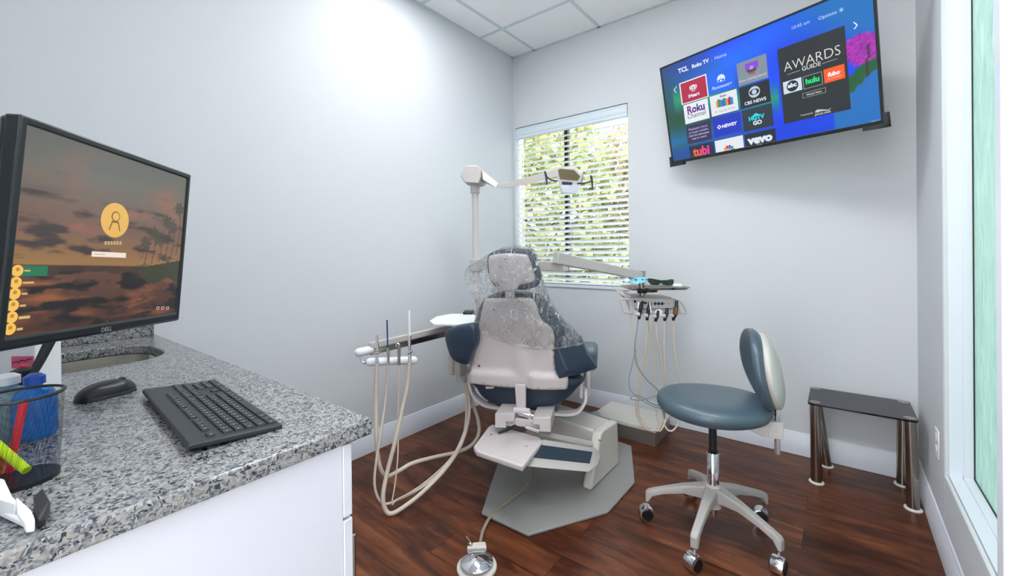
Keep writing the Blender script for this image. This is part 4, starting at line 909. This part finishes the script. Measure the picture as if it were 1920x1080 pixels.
b = MB(); b.loft([fpts(Fr(P(940, 347, 2.50), RX, Z), [(933, 345), (946, 344), (946, 353), (933, 352)])[0:4], fpts(Fr(P(950, 347, 2.48), RX, Z), [(946, 343), (947, 343.5), (948, 353), (946, 353)]), [P(985, 333, 2.38), P(985, 333, 2.44), P(985, 346, 2.44), P(985, 346, 2.38)], [P(1020, 323, 2.30), P(1020, 323, 2.36), P(1020, 337, 2.36), P(1020, 337, 2.30)], [P(1046, 316, 2.24), P(1046, 316, 2.31), P(1046, 331, 2.31), P(1046, 331, 2.24)]])
build('balance_arm', b, m_beige2, dl, bevel=.003)
lf = Fr(P(1068, 338, 2.12), RX, Z+FX*-.1)
b = MB(); b.hull(fpts(lf, [(1041, 318), (1047, 313.5), (1080, 316), (1091, 329), (1088, 341), (1079, 364.5), (1051, 361), (1046, 340)])+fpts(lf, [(1052, 314), (1085, 311), (1099, 320), (1100, 335), (1088, 345), (1060, 345)], -.09)); build('lamp_head', b, m_beige2, dl, bevel=.004)
rf = build('reflector', MB().slab(fpts(lf, [(1046, 319), (1050, 316.5), (1076, 319), (1088, 331), (1083, 338.5), (1050, 336)], .001), lf.n*.002), mat('amber_mirror', (118, 108, 84), .1, 1), dl)
build('lower_reflector', MB().slab(fpts(lf, [(1050, 347), (1089, 346), (1081, 363), (1055, 361)], .002), lf.n*.003), mat('frosted_mirror', (205, 212, 220), .25, .8), dl)
build('brand_plate', MB().slab(fpts(lf, [(1053, 340.5), (1073, 342), (1072, 347), (1054, 346)], .002), lf.n*.006), mat('navy_plate', (16, 32, 60), .3), dl)
for pts_ in ([(1046, 340), (1033, 337), (1024, 331)], [(1082, 344), (1098, 343), (1110, 339)]):
    b = MB().tube([P(x, y, 2.12) for x, y in pts_], .0042, 8)
    x, y = pts_[-1]; b.tube([P(x-2.5, y-10, 2.10), P(x, y, 2.11), P(x+.8, y+16 if x > 1060 else y+15, 2.10)], [.004, .0055, .0055, .004], 8); build('handle', b, m_dark, dl)
build('mount_bracket', MB().box((px_-.035, py_-.035, .50), (px_+.035, py_+.04, .66)).hull([(px_-.03, py_-.03, .50), (px_+.03, py_-.03, .50), (px_+.03, py_+.03, .50), (px_-.03, py_+.03, .50), (px_+.35, py_+.02, .36), (px_+.35, py_+.1, .36), (px_+.35, py_+.02, .42), (px_+.35, py_+.1, .42)]), m_beige2, dl, bevel=.004)

# ================================================================== DELIVERY UNIT
du = thing('delivery_unit', 'dentist delivery head hanging on a long pale arm by the back wall', 'dental delivery unit', P(1225, 590, 2.7))
b = MB(); lo = P(1058, 497, 2.46); st = Vector((px_, py_, lo.z))
dirv = (lo-st).normalized(); sd = dirv.cross(Z).normalized()
b.loft([[st+sd*.03+Z*.03, st-sd*.03+Z*.03, st-sd*.03-Z*.03, st+sd*.03-Z*.03], [lo+sd*.026+Z*.022, lo-sd*.026+Z*.022, lo-sd*.026-Z*.035, lo+sd*.026-Z*.035]])
b.lathe((px_, py_, lo.z-.04), Z, [(.04, 0), (.04, .08)], 20)
b.lathe((lo.x, lo.y, lo.z-.035), Z, [(.03, 0), (.03, .06), (.018, .075)], 20); build('lower_arm', b, m_beige2, du, bevel=.004)
a0, a1 = P(1041, 484, 2.42), P(1201, 517, 2.70); dv = (a1-a0).normalized(); sd = dv.cross(Z).normalized(); up = sd.cross(dv)
b = MB(); b.loft([[a0+sd*.028+up*.036, a0-sd*.028+up*.036, a0-sd*.028-up*.032, a0+sd*.028-up*.032], [a1+sd*.025+up*.024, a1-sd*.025+up*.024, a1-sd*.025-up*.026, a1+sd*.025-up*.026]]); build('balance_arm', b, m_beige2, du, bevel=.006)
b = MB(); b.loft([[a1+sd*.027+up*.03, a1-sd*.027+up*.03, a1-sd*.027-up*.03, a1+sd*.027-up*.03], [a1+dv*.014+sd*.027+up*.034, a1+dv*.014-sd*.027+up*.034, a1+dv*.014-sd*.027-up*.03, a1+dv*.014+sd*.027-up*.03]]); build('arm_end_cap', b, m_plate, du)
b = MB().tube([a1-Z*.01, P(1204, 545, 2.70), P(1204, 562, 2.70)], .018, 14, smooth=False); build('drop_post', b, m_nickel, du)
df = Fr(P(1225, 570, 2.62), RX, Z*.96+FX*-.0)
b = MB(); b.hull(fpts(df, [(1183, 558), (1264, 560), (1265, 578), (1188, 579)])+fpts(df, [(1172, 552), (1262, 557), (1265, 575), (1190, 572)], -.20)); build('control_head', b, m_beige, du, bevel=.004)
b = MB(); b.hull(fpts(df, [(1162, 551), (1168, 547.5), (1182, 553), (1184, 561), (1178, 562)], .0)+fpts(df, [(1166, 549), (1182, 549), (1184, 556)], -.18)); build('top_flap', b, m_beige, du, bevel=.004); b = MB(); b.hull(fpts(df, [(1178, 560), (1186, 559), (1191, 586), (1183, 592), (1179, 580)], .012)+fpts(df, [(1178, 560), (1186, 559), (1190, 584)], -.1)); build('side_cheek', b, m_beige, du, bevel=.004); b = MB(); b.hull(fpts(df, [(1264, 560), (1270, 562), (1276, 586), (1268, 592), (1262, 580)], .012)+fpts(df, [(1264, 560), (1270, 562), (1272, 580)], -.1)); build('side_cheek', b, m_beige, du, bevel=.004)
b = MB(); b.hull(fpts(df, [(1186, 583), (1268, 583), (1268, 589), (1186, 588)], .03)+fpts(df, [(1186, 578), (1268, 578), (1268, 584), (1186, 584)], -.02)); hb = build('holder_bar', b, m_beige, du, bevel=.004)
b = MB().tube([df.pt(*df.hit(x, y), .02) for x, y in ((1180, 561), (1163, 560), (1164, 570), (1169, 584), (1182, 586))], .006, 10, n=6); build('grab_handle', b, m_beige, du)
b = MB().tube([df.pt(*df.hit(x, y), .0) for x, y in ((1270, 564), (1276, 567), (1287, 586), (1283, 588), (1272, 587))], .005, 10, n=6); build('grab_handle', b, m_beige, du)
for x, y, r in ((1190.5, 565, .008), (1210, 568, .008), (1216, 568, .006)): build('knob', MB().lathe(df.pt(*df.hit(x, y), .001), df.n, [(r, 0), (r*.8, .008)], 14), m_dark, du)
for x in (1228.5, 1235, 1241.5): build('touch_button', MB().lathe(df.pt(*df.hit(x, 569.3), .001), df.n, [(.010, 0), (.009, .003)], 14), mat('navy_button', (30, 62, 100), .3), du)
for x, y in ((1246.5, 569), (1253, 569.3), (1234, 575), (1264, 566)): build('indicator', MB().lathe(df.pt(*df.hit(x, y), .001), df.n, [(.003, 0), (.0025, .002)], 8), m_black, du)
build('arm_tray_plate', MB().lathe(P(1204, 546, 2.66), Z, [(.03, -.012), (.03, .004)], 20), m_dark, du)
# handpieces hanging in the holder, each with its hose
def handpiece(label, body, hose, hr_, bm, hm, rr=(.009, .012, .009), extra=None):
    q = P(*body[-1]); t = thing('handpiece', label, 'dental handpiece', q, 'instruments on the delivery head')
    build('grip', MB().tube([P(*p) for p in body], list(rr), 12), bm, t)
    build('hose', MB().tube([P(*p) for p in hose], hr_, 8, n=6), hm, t)
    build('holder_clip', MB().tube([P(*body[-1])+Vector((.012, -.01, .03)), P(*body[-1])+Vector((-.012, -.01, .03))], .012, 10, smooth=False), m_beige, t)
    if extra: extra(t)
handpiece('charcoal air water syringe at the left end of the delivery head with a grey hose', [(1205, 566, 2.57), (1202, 575, 2.55), (1198, 598, 2.56)],
          [(1197, 598, 2.56), (1194, 620, 2.56), (1190, 655, 2.56), (1195, 685, 2.56), (1213, 712, 2.56), (1234, 732, 2.57), (1228, 742, 2.55), (1200, 750, 2.52), (1182, 747, 2.52), (1195, 741, 2.55), (1220, 755, 2.56), (1243, 765, 2.6), (1246, 780, 2.64)], .0042, m_dark, m_hose2,
          extra=lambda t: build('nozzle', MB().tube([P(1203, 569, 2.56), P(1198, 567, 2.54), P(1196, 578, 2.54)], .004, 8), m_chrome, t))
handpiece('charcoal syringe with a white tip, second on the delivery head', [(1219, 568, 2.57), (1216, 580, 2.55), (1213, 600, 2.56)],
          [(1213, 600, 2.56), (1212, 640, 2.57), (1205, 690, 2.6), (1196, 730, 2.62), (1193, 765, 2.63), (1200, 788, 2.62), (1216, 806, 2.60), (1228, 806, 2.60)], .0052, m_dark, m_hose,
          extra=lambda t: (build('nozzle', MB().tube([P(1218, 567, 2.55), P(1221, 586, 2.53)], .0035, 8), m_white, t), build('hose_branch', MB().tube([P(*p) for p in [(1216, 601, 2.57), (1217, 640, 2.6), (1208, 700, 2.62), (1199, 740, 2.64), (1198, 775, 2.65), (1210, 795, 2.63), (1217, 803, 2.61)]], .005, 8), m_hose, t)))
handpiece('round white capped holder in the middle of the delivery head', [(1234, 582, 2.55), (1232, 592, 2.55), (1229, 602, 2.56)],
          [(1229, 602, 2.56), (1233, 640, 2.57), (1241, 690, 2.6), (1244, 740, 2.62), (1242, 780, 2.63), (1236, 804, 2.61), (1226, 808, 2.60)], .0055, m_dark, m_hose,
          extra=lambda t: (build('cap', MB().lathe(P(1234, 586, 2.56), df.n, [(.022, 0), (.022, .012), (.012, .016)], 20), m_white, t), build('hose_branch', MB().tube([P(*p) for p in [(1226, 602, 2.6), (1227, 660, 2.62), (1229, 740, 2.66), (1232, 785, 2.66), (1238, 803, 2.64)]], .004, 8), m_hose, t)))
handpiece('thin black handpiece, fourth on the delivery head', [(1251, 578, 2.56), (1249, 590, 2.55), (1246, 601, 2.56)],
          [(1246, 601, 2.56), (1245, 650, 2.57), (1247, 710, 2.6), (1250, 750, 2.62), (1248, 785, 2.63), (1240, 806, 2.61), (1232, 808, 2.61)], .0055, m_dark, m_hose)
handpiece('amber banded handpiece at the right end of the delivery head', [(1269, 564, 2.56), (1267, 585, 2.54), (1262, 600, 2.56)],
          [(1262, 600, 2.56), (1264, 650, 2.57), (1271, 695, 2.58), (1277, 735, 2.6), (1279, 765, 2.6), (1272, 793, 2.60), (1260, 808, 2.60), (1248, 801, 2.62), (1243, 775, 2.64), (1244, 740, 2.64)], .0055, m_dark, m_hose,
          extra=lambda t: build('band', MB().tube([P(1267.5, 576, 2.545), P(1266, 590, 2.54)], .014, 12, smooth=False), m_amber, t))
o = build('supply_tube', MB().tube([P(*p) for p in [(1183, 592, 2.62), (1186, 625, 2.62), (1194, 665, 2.62), (1198, 705, 2.63), (1194, 745, 2.65), (1193, 775, 2.66), (1203, 797, 2.64), (1215, 806, 2.62)]], .0038, 8, n=6), m_hose); tag(o, 'thin beige tube dropping from the left side of the delivery head', 'tube')
o = build('looped_cord', MB().tube([P(*p) for p in [(1192, 655, 2.56), (1184, 690, 2.57), (1179, 712, 2.56), (1183, 732, 2.55), (1200, 748, 2.54), (1225, 762, 2.56), (1241, 768, 2.6), (1248, 790, 2.64)]], .0032, 8, n=6), m_hose2); tag(o, 'thin grey cord looping in front of the beige hoses', 'cord')
# tray
t = thing('instrument_tray', 'shallow steel tray above the delivery head by the back wall', 'tray', P(1222, 545, 2.62))
zt_ = P(1222, 541, 2.62).z
tf = Fr((P(1226, 541, 2.62).x, P(1226, 541, 2.62).y, zt_), RX, FX)
if tf.n.z < 0: tf = Fr(tf.o, -tf.r, tf.u)
hw_, hd_ = .185, .125
b = MB(); secs = []
for k, c in ((.86, 0), (.9, .0), (.97, .012), (1.0, .013), (1.0, .015), (.965, .0145), (.89, .003), (.86, .003)):
    secs.append([tf.pt(x, y, c) for x, y in rrect(-hw_*k, hw_*k, -hd_*k, hd_*k, .03*k, 5)])
b.loft(secs); build('pan', b, m_nickel, t, ang=50)
b = MB().lathe(tf.pt(-.03, 0, -.02), tf.n, [(.05, 0), (.05, .012), (.07, .0195)], 24); build('tray_mount', b, m_dark, t)
# items on the tray
zz = zt_+.004
gl = thing('safety_glasses', 'dark wraparound safety glasses resting on the steel tray', 'glasses', P(1242, 532, 2.62))
gf = Fr(P(1241.5, 534, 2.56), RX, Z)
b = MB(); L_ = [(1217, 522.5), (1223, 522.5), (1240, 525.5), (1265, 525), (1266, 530), (1262, 535.5), (1249, 535.5), (1243, 534), (1241, 531.5), (1238, 531.5), (1234, 535), (1222, 534.5), (1217.5, 529)]
pp = [gf.hit(x, y) for x, y in L_]
def cv(a): return -6*max(0, abs(a)-.02)**2
b.loft([[gf.pt(a, b_, cv(a)) for a, b_ in pp], [gf.pt(a, b_, cv(a)-.003) for a, b_ in pp]]); build('lens', b, mat('dark_lens', (26, 32, 32), .08, coat=.5), gl)
b = MB()
for x in (1217.5, 1265): a = gf.hit(x, 525); b.tube([gf.pt(a[0], a[1], cv(a[0])), gf.pt(a[0]*.95, a[1]-.004, -.08), gf.pt(a[0]*.8, a[1]-.03, -.13)], .003, 8)
for x0, x1 in ((1226, 1238), (1255, 1244)): b.tube([gf.pt(*gf.hit(x0, 534.5), .002), gf.pt(*gf.hit(x1, 526), .002)], .0016, 6, smooth=False)
build('temple', b, m_black, gl)
t = thing('sterilization_pouch', 'pale blue and white sterilization pouch on the left of the steel tray', 'pouch', P(1190, 532, 2.62))
pf = Fr(P(1190, 535, 2.60), RX, FX*.93+Z*.36)
b = MB(); nx, ny = 12, 6; xs0, xs1 = pf.hit(1165, 530)[0], pf.hit(1214, 530)[0]
def pouch(x0, x1, y0, y1, dz):
    b = MB(); v = []
    for side in (0, 1):
        for j in range(ny+1):
            for i in range(nx+1):
                u, v_ = i/nx, j/ny; edge = math.sin(PI*u)**.5*math.sin(PI*v_)**.5; v.append(pf.pt(x0+(x1-x0)*u, y0+(y1-y0)*v_, dz+(1 if side == 0 else -1)*.004*edge+.003*math.sin(u*9+v_*3)))
    K = (nx+1)*(ny+1); f = [[s_*K+j*(nx+1)+i, s_*K+j*(nx+1)+i+1, s_*K+(j+1)*(nx+1)+i+1, s_*K+(j+1)*(nx+1)+i] for s_ in (0, 1) for j in range(ny) for i in range(nx)]
    return b.add(v, f)
build('film', pouch(xs0, xs1, .0, .11, .016), m_paper, t); build('paper_edge', pouch(xs0-.012, xs0+.05, .005, .10, .024), m_white, t)
b = MB()
for x in (1191, 1204): a = pf.hit(x, 530); b.lathe(pf.pt(a[0], .035, .022), pf.n, [(.008, 0), (.006, .002)], 10)
build('indicator_mark', b, m_tipblue, t)
o = build('cotton_gauze', MB().pillow(Fr(P(1268, 536, 2.6), RX, FX), rrect(-.03, .03, -.03, .03, .012, 3), .014, .001, e=.6, smooth=False), m_white); tag(o, 'small white gauze pad at the right end of the steel tray', 'gauze')
# floor box and sleeve
t = thing('junction_box', 'low stainless floor box with a pale lid under the hanging hoses', 'floor box', (-1.12, 2.78, 0))
build('body', MB().box((-1.33, 2.640, .001), (-.911, 2.93, .092)), m_steelbox, t, bevel=.002); build('lid', MB().box((-1.34, 2.630, .092), (-.903, 2.94, .118)), m_block, t, bevel=.005)
o = build('duct_sleeve', MB().tube([P(1062, 780, 2.75), P(1085, 782, 2.72), P(1108, 788, 2.68), (-1.345, 2.72, .06)], .048, 18, n=6, flat=.8), m_sleeve); tag(o, 'grey umbilical sleeve running along the floor from the chair base to the box', 'duct sleeve')

# ================================================================== ASSISTANT ARM
aa = thing('assistant_arm', 'assistant arm with a white bar holder pointing at the left wall', 'assistant arm', P(800, 640, 2.4))
e0, e1 = P(848, 618, 2.62), P(693, 655, 2.22); dv = (e1-e0).normalized(); sd = dv.cross(Z).normalized(); up = sd.cross(dv)
if up.z < 0: up = -up
b = MB(); b.loft([[q_+sd*.016+up*.034, q_-sd*.016+up*.034, q_-sd*.016+up*.002, q_+sd*.016+up*.002] for q_ in (e0, e1)]); build('rail', b, m_beige2, aa, bevel=.003)
b = MB(); b.loft([[q_+sd*.013-up*.001, q_-sd*.013-up*.001, q_-sd*.013-up*.03, q_+sd*.013-up*.03] for q_ in (e0, e1)]); build('lower_rail', b, m_nickel, aa, bevel=.002)
def capsule(p, q, r, ext=1):
    d = (q-p).normalized(); L_ = (q-p).length; pr = [(r*math.sin(a), r-r*math.cos(a)) for a in [PI/2*k/6 for k in range(7)]]; pr = [(max(.0005, a), h) for a, h in pr]; pr2 = [(a, L_-h) for a, h in reversed(pr)]
    return MB().lathe(p, d, pr+pr2, 20)
build('end_grip', capsule(P(666, 662, 2.15), P(700, 655, 2.24), .0215), m_white, aa)
build('hook_tube', MB().tube([P(676, 667, 2.17), P(677, 675, 2.17), P(682, 680, 2.17), P(692, 681, 2.17)], .006, 10), m_chrome, aa)
build('holder_bar', capsule(P(686, 679, 2.16), P(783, 675, 2.22), .0205), m_white, aa)
# white work surface
tpf = Fr((P(850, 600, 2.5).x, P(850, 600, 2.5).y, P(850, 602, 2.5).z), RX, FX)
zt2 = P(850, 606, 2.35).z
olp = [hz(805, 601, zt2+.012), hz(818, 593, zt2+.012), hz(845, 588, zt2+.012), hz(884, 588, zt2+.012), hz(894, 592, zt2+.012), hz(888, 604, zt2+.012), hz(870, 607, zt2+.012), hz(812, 605.5, zt2+.012)]
build('side_table', MB().slab(olp, (0, 0, -.016)), m_white, aa, bevel=.005, seg=3)
q = P(862, 612, 2.55); build('support_column', MB().box((q.x-.03, q.y-.03, .50), (q.x+.03, q.y+.03, zt2-.004)).box((q.x-.055, q.y-.045, .50), (q.x-.02, q.y+.045, .62)), m_beige2, aa, bevel=.004)
qb = q; build('arm_link', MB().hull([(q.x-.02, q.y-.02, .46), (q.x+.04, q.y-.02, .46), (q.x+.04, q.y+.04, .46), (q.x-.02, q.y+.04, .46), (q.x-.02, q.y-.02, .53), (q.x+.04, q.y+.04, .53), (px_+.05, py_, .46), (px_+.05, py_+.05, .46), (px_, py_, .54), (px_+.05, py_+.05, .54)]), m_beige2, aa, bevel=.003)
# remote on the table
o = build('remote_control', MB().pillow(Fr(hz(878, 587.5, zt2+.014), RX, FX), rrect(-.03, .03, -.04, .06, .012, 3), .016, .001, e=.4, smooth=False), m_black); tag(o, 'small black remote control on the white side table', 'remote control')
def inst(name, label, catg, parts, hose, hr_):
    t = thing(name, label, catg, P(*hose[0]), 'instruments in the assistant holder')
    for nm, pts_, r, m in parts: build(nm, MB().tube([P(*p) for p in pts_], r, 12, n=4), m, t)
    build('hose', MB().tube([P(*p) for p in hose], hr_, 10, n=7), m_hose, t)
D = 2.15
inst('suction_handpiece', 'steel suction valve with no tip at the left of the white holder bar', 'suction handpiece', [('valve', [(707, 683, D), (707, 668, D), (708, 655, D), (707, 642, D), (706.5, 629, D)], [.0095, .009, .006, .008, .0075, .006], m_chrome), ('lever', [(702, 663, D-.02), (712, 661, D-.02)], .005, m_chrome)],
     [(707, 681, D), (705, 740, D), (705, 800, 2.12), (708, 850, 2.1), (714, 880, 2.1), (726, 893, 2.12), (748, 883, 2.16), (775, 868, 2.22), (820, 856, 2.33), (860, 847, 2.43), (885, 834, 2.5), (898, 812, 2.54), (896, 785, 2.56), (886, 757, 2.56), (876, 730, 2.56), (871, 704, 2.55)], .0105)
inst('saliva_ejector', 'saliva ejector with a blue tip in the white holder bar', 'saliva ejector', [('tip', [(727, 653, D), (725.5, 600, D)], .0036, m_tipblue), ('valve', [(728, 682, D), (728, 668, D), (727, 652, D)], [.0065, .006, .008, .005], m_steel)],
     [(728, 681, D), (723, 745, D), (714, 812, 2.1), (706, 860, 2.06), (702, 903, 2.03), (708, 932, 2.02), (722, 945, 2.02), (748, 936, 2.04), (790, 914, 2.1), (830, 880, 2.22), (862, 838, 2.36), (873, 795, 2.46), (874, 750, 2.52), (872, 704, 2.55)], .0062)
inst('air_syringe', 'short steel syringe with a bent nozzle in the white holder bar', 'syringe', [('barrel', [(748, 684, D), (748, 670, D), (748, 648, D)], [.0075, .0075, .0075, .009], m_nickel), ('nozzle', [(749, 646, D), (744, 644, D), (743, 650, D)], .004, m_chrome)],
     [(748.5, 684, D), (747, 760, D), (746, 850, 2.08), (741, 905, 2.04), (735, 944, 2.02), (744, 937, 2.03), (775, 920, 2.07), (812, 892, 2.16), (850, 852, 2.32), (871, 805, 2.44), (878, 760, 2.52), (874, 704, 2.56)], .0036)
inst('suction_handpiece', 'steel suction valve holding a long white tip at the right of the holder bar', 'suction handpiece', [('tip', [(768, 632, D), (767, 582, D)], .0062, m_white), ('valve', [(768, 680, D), (768, 665, D), (767.5, 650, D), (768, 629, D)], [.010, .009, .006, .008, .0085], m_chrome), ('lever', [(765, 663, D-.02), (773, 658, D-.02)], .006, m_chrome)],
     [(768, 679, D), (763, 725, D), (752, 778, 2.12), (739, 835, 2.08), (725, 890, 2.04), (718, 932, 2.0), (723, 956, 1.99), (733, 963, 1.99), (752, 954, 2.01), (790, 925, 2.08), (835, 879, 2.22), (862, 838, 2.36), (876, 797, 2.46), (880, 760, 2.52), (873, 704, 2.55)], .0105)

# ================================================================== FOOT CONTROL
pc = hz(894, 1053, .03)
t = thing('foot_control', 'round chrome foot pedal on a pale base, on the floor in front of the chair', 'foot pedal', (pc.x, pc.y, 0))
d1 = (hz(894, 1023, .02)-pc); d1.z = 0; d1.normalize(); d2 = d1.cross(Z)
b = MB(); ring_ = [Vector((pc.x, pc.y, .001))+(-d1*math.cos(a)+d2*math.sin(a))*.078 for a in [math.radians(-125+250*k/24) for k in range(25)]]
tp = Vector((pc.x, pc.y, .001)); ring_ += [tp+d1*.075+d2*.04, tp+d1*.102+d2*.034, tp+d1*.102-d2*.034, tp+d1*.075-d2*.04]
b.slab(ring_, (0, 0, .016)); b.slab([tp+d1*.066+d2*.04+Z*.01, tp+d1*.10+d2*.036+Z*.01, tp+d1*.10-d2*.036+Z*.01, tp+d1*.066-d2*.04+Z*.01], (0, 0, .028)); build('base', b, m_block, t, bevel=.004)
b = MB().lathe((pc.x, pc.y, .018), Z, [(.050, 0), (.062, .008), (.064, .014), (.060, .018), (.02, .030), (.004, .034)], 40); build('pedal_disc', b, m_chrome, t)
q = tp+d1*.085+d2*-.026+Z*.036; b = MB().lathe(q, Z, [(.010, 0), (.010, .010), (.005, .014)], 14); b.tube([q+Z*.012, q+Z*.03-d2*.018+d1*.01], [.004, .006], 8, smooth=False); build('toggle', b, m_nickel, t)
q0 = tp+d1*.10+d2*.012+Z*.02
build('hose', MB().tube([q0, hz(907, 992, .012), hz(925, 962, .012), hz(955, 938, .022), hz(983, 915, .03), hz(994, 898, .07), P(993, 880, 2.02)], .0075, 10, n=8), m_ghose, t)

# ================================================================== STOOL
sc_ = Vector((-.435, 1.99, 0)); sb = (RX*math.cos(math.radians(20))-FX*math.sin(math.radians(20))).normalized(); stn = Z.cross(sb)
if stn.dot(FX) < 0: stn = -stn
st_ = thing('dental_stool', 'teal padded rolling stool with a curved backrest and five chrome casters', 'stool', sc_)
m_stool = mat('stool_grey_plastic', (170, 164, 162), .4)
for k, an in enumerate((196, 268, 340, 52, 124)):
    d = Vector((math.cos(math.radians(an)), math.sin(math.radians(an)), 0)); n_ = d.cross(Z); secs = []
    for r, zt3, zb3, hw2 in ((.015, .212, .15, .030), (.05, .208, .155, .024), (.12, .192, .158, .019), (.20, .165, .138, .016), (.252, .146, .118, .0155), (.272, .138, .088, .0155), (.282, .128, .088, .012)):
        c_ = sc_+d*r; secs.append([c_+n_*hw2*.8+Z*zt3, c_-n_*hw2*.8+Z*zt3, c_-n_*hw2+Z*(zt3-.006), c_-n_*hw2+Z*zb3, c_+n_*hw2+Z*zb3, c_+n_*hw2+Z*(zt3-.006)])
    build('leg', MB().loft(secs), m_stool, st_, bevel=.002)
    cs_ = sc_+d*.268; ca_ = {196: 0.2, 268: .75, 340: 1.05, 52: -.2, 124: 1.3}[an]; ax = Vector((math.cos(ca_-1.2), math.sin(ca_-1.2), 0))
    cw_ = build('caster', MB().lathe(cs_-ax*.024+Z*.0335+ax.cross(Z)*.012, ax, [(.022, 0), (.031, .002), (.0325, .006), (.0325, .042), (.031, .046), (.022, .048)], 28).tube([cs_+Z*.05, cs_+Z*.095], .005, 8, smooth=False), m_chrome, st_)
    for sgn in (-1, 1): build('wheel_face', MB().lathe(cs_+ax*.0235*sgn+Z*.0325+ax.cross(Z)*.012, ax*sgn, [(.0255, 0), (.024, .003), (.01, .004)], 24), m_black, cw_)
b = MB().lathe(sc_+Z*.12, Z, [(.033, 0), (.034, .09), (.030, .098)], 24); build('hub', b, m_beige2, st_)
b = MB().lathe(sc_+Z*.085, Z, [(.014, 0), (.014, .04)], 16); b.lathe(sc_+Z*.2, Z, [(.025, 0), (.025, .15), (.022, .154)], 24); build('gas_column', b, m_chrome, st_)
b = MB().lathe(sc_+Z*.35, Z, [(.021, 0), (.021, .012), (.0165, .014), (.0165, .16)], 20); build('piston', b, m_black, st_)
build('piston_collar', MB().lathe(sc_+Z*.495, Z, [(.016, 0), (.016, .04)], 16), m_steel, st_)
b = MB(); sec_ = []
for h, r in ((.527, .05), (.527, .17), (.529, .196), (.537, .212), (.551, .2215), (.568, .224), (.584, .219), (.597, .204), (.605, .182), (.608, .15), (.606, .10), (.604, .05), (.6035, .01)):
    ring = []
    for j in range(40):
        a = 2*PI*j/40; x = math.cos(a); y = math.sin(a); rr = r*(1+.03*math.cos(2*a)); dz = (.010*(x*x)-.006)*(1 if h > .57 else .3)*(r/.2) + .008*x*(r/.2)*0
        ring.append(sc_+sb*(x*rr)+stn*(y*rr*.98)+Z*(h+dz))
    sec_.append(ring)
b.loft(sec_); build('seat', b, m_teal, st_, ang=70)
b = MB().lathe(sc_+Z*.512, Z, [(.05, 0), (.12, .006), (.175, .016), (.18, .022)], 32); build('seat_pan', b, m_beige, st_)
cpos = sc_+sb*.235
b = MB(); q = [sc_+sb*.03+Z*.516, sc_+sb*.22+Z*.522, sc_+sb*.262+Z*.525, sc_+sb*.262+Z*.452, sc_+sb*.19+Z*.455, sc_+sb*.10+Z*.492, sc_+sb*.03+Z*.505]
b.slab([p-stn*.022 for p in q], stn*.044); bk_ = build('back_bracket', b, m_beige, st_, bevel=.003)
for dx, dz in ((.235, .487), (.205, .508), (.215, .475)): build('bracket_bolt', MB().lathe(sc_+sb*dx-stn*.0225+Z*dz, -stn, [(.008, 0), (.006, .004)], 14), m_beige, bk_)
b = MB().tube([sc_+sb*.244+Z*.385, sc_+sb*.244+Z*.66], .0115, 16, smooth=False); build('back_post', b, m_chrome, st_)
zc_ = .735; hh_ = .165
def bpt(th, h, r): 
    r += .06; return sc_+(sb*math.cos(th)+stn*math.sin(th))*r-sb*(.06+.03*(h/hh_)+.03*(h/hh_)**2)+Z*(zc_+h)
def backpad(r0, thick, thmax, hmax, tz, e=.5):
    b = MB(); rings = 8; N = 44; v = []; ph = [-PI/2+PI*k/(2*rings) for k in range(2*rings+1)]
    for p in ph[1:-1]:
        s_ = math.cos(p)**e; o_ = (math.sin(abs(p))**e)*thick*(1 if p > 0 else -1)/2
        for j in range(N):
            a = 2*PI*j/N; v.append(bpt(thmax*s_*math.cos(a), hmax*s_*math.sin(a)+tz, r0+o_))
    K = len(ph)-2; v.append(bpt(0, tz, r0-thick/2)); v.append(bpt(0, tz, r0+thick/2))
    f = [[i*N+j, i*N+(j+1) % N, (i+1)*N+(j+1) % N, (i+1)*N+j] for i in range(K-1) for j in range(N)]+[[K*N, (j+1) % N, j] for j in range(N)]+[[K*N+1, (K-1)*N+j, (K-1)*N+(j+1) % N] for j in range(N)]
    return b.add(v, f)
build('backrest', backpad(.21, .052, .72, hh_, 0), m_teal, st_, ang=180); build('backrest_shell', backpad(.238, .044, .64, .152, -.004), m_beige2, st_, ang=180)

# ================================================================== SIDE TABLE
tt = thing('side_table', 'small black glass table with shiny metal legs in the far right corner', 'side table', (.1, 2.86, 0))
zt4 = .43
cor = [hz(1518, 750, zt4), hz(1521, 722, zt4), hz(1706, 748, zt4), hz(1728, 780, zt4)]
cor = [Vector((-.125, 2.70, zt4)), Vector((-.125, 3.02, zt4)), Vector((.29, 3.02, zt4)), Vector((.29, 2.70, zt4))]
b = MB().slab([(x, y, zt4-.009) for x, y in rrect(-.128, .296, 2.692, 3.015, .018, 4)], (0, 0, .009)); build('glass_top', b, m_glossblack, tt, bevel=.001)
for (tx, ty), (fx, fy) in (((-.097, 2.725), (-.094, 2.745)), ((-.105, 2.985), (-.055, 2.985)), ((.268, 2.985), (.262, 2.975)), ((.268, 2.725), (.278, 2.73))):
    lg = build('leg', MB().tube([(fx, fy, .006), (tx, ty, zt4-.009)], .0245, 20, smooth=False), m_nickel, tt)
    build('foot', MB().lathe((fx, fy, .0005), Z, [(.034, 0), (.034, .005), (.026, .008)], 20), m_legwhite, lg)
    build('top_disc', MB().lathe((tx, ty, zt4), Z, [(.024, -.0005), (.024, .0012), (.018, .0012)], 20), m_nickel, lg)
# outlet
t = thing('wall_outlet', 'white electrical outlet on the right wall beside the side table', 'outlet', (XR, 2.50, .35))
build('plate', MB().box((XR-.006, 2.462, .352), (XR-.0005, 2.540, .470)), m_white, t, bevel=.003)
for z in (.386, .436): build('socket', MB().lathe((XR-.006, 2.501, z), (-1, 0, 0), [(.017, 0), (.016, .002)], 20), m_white, t)
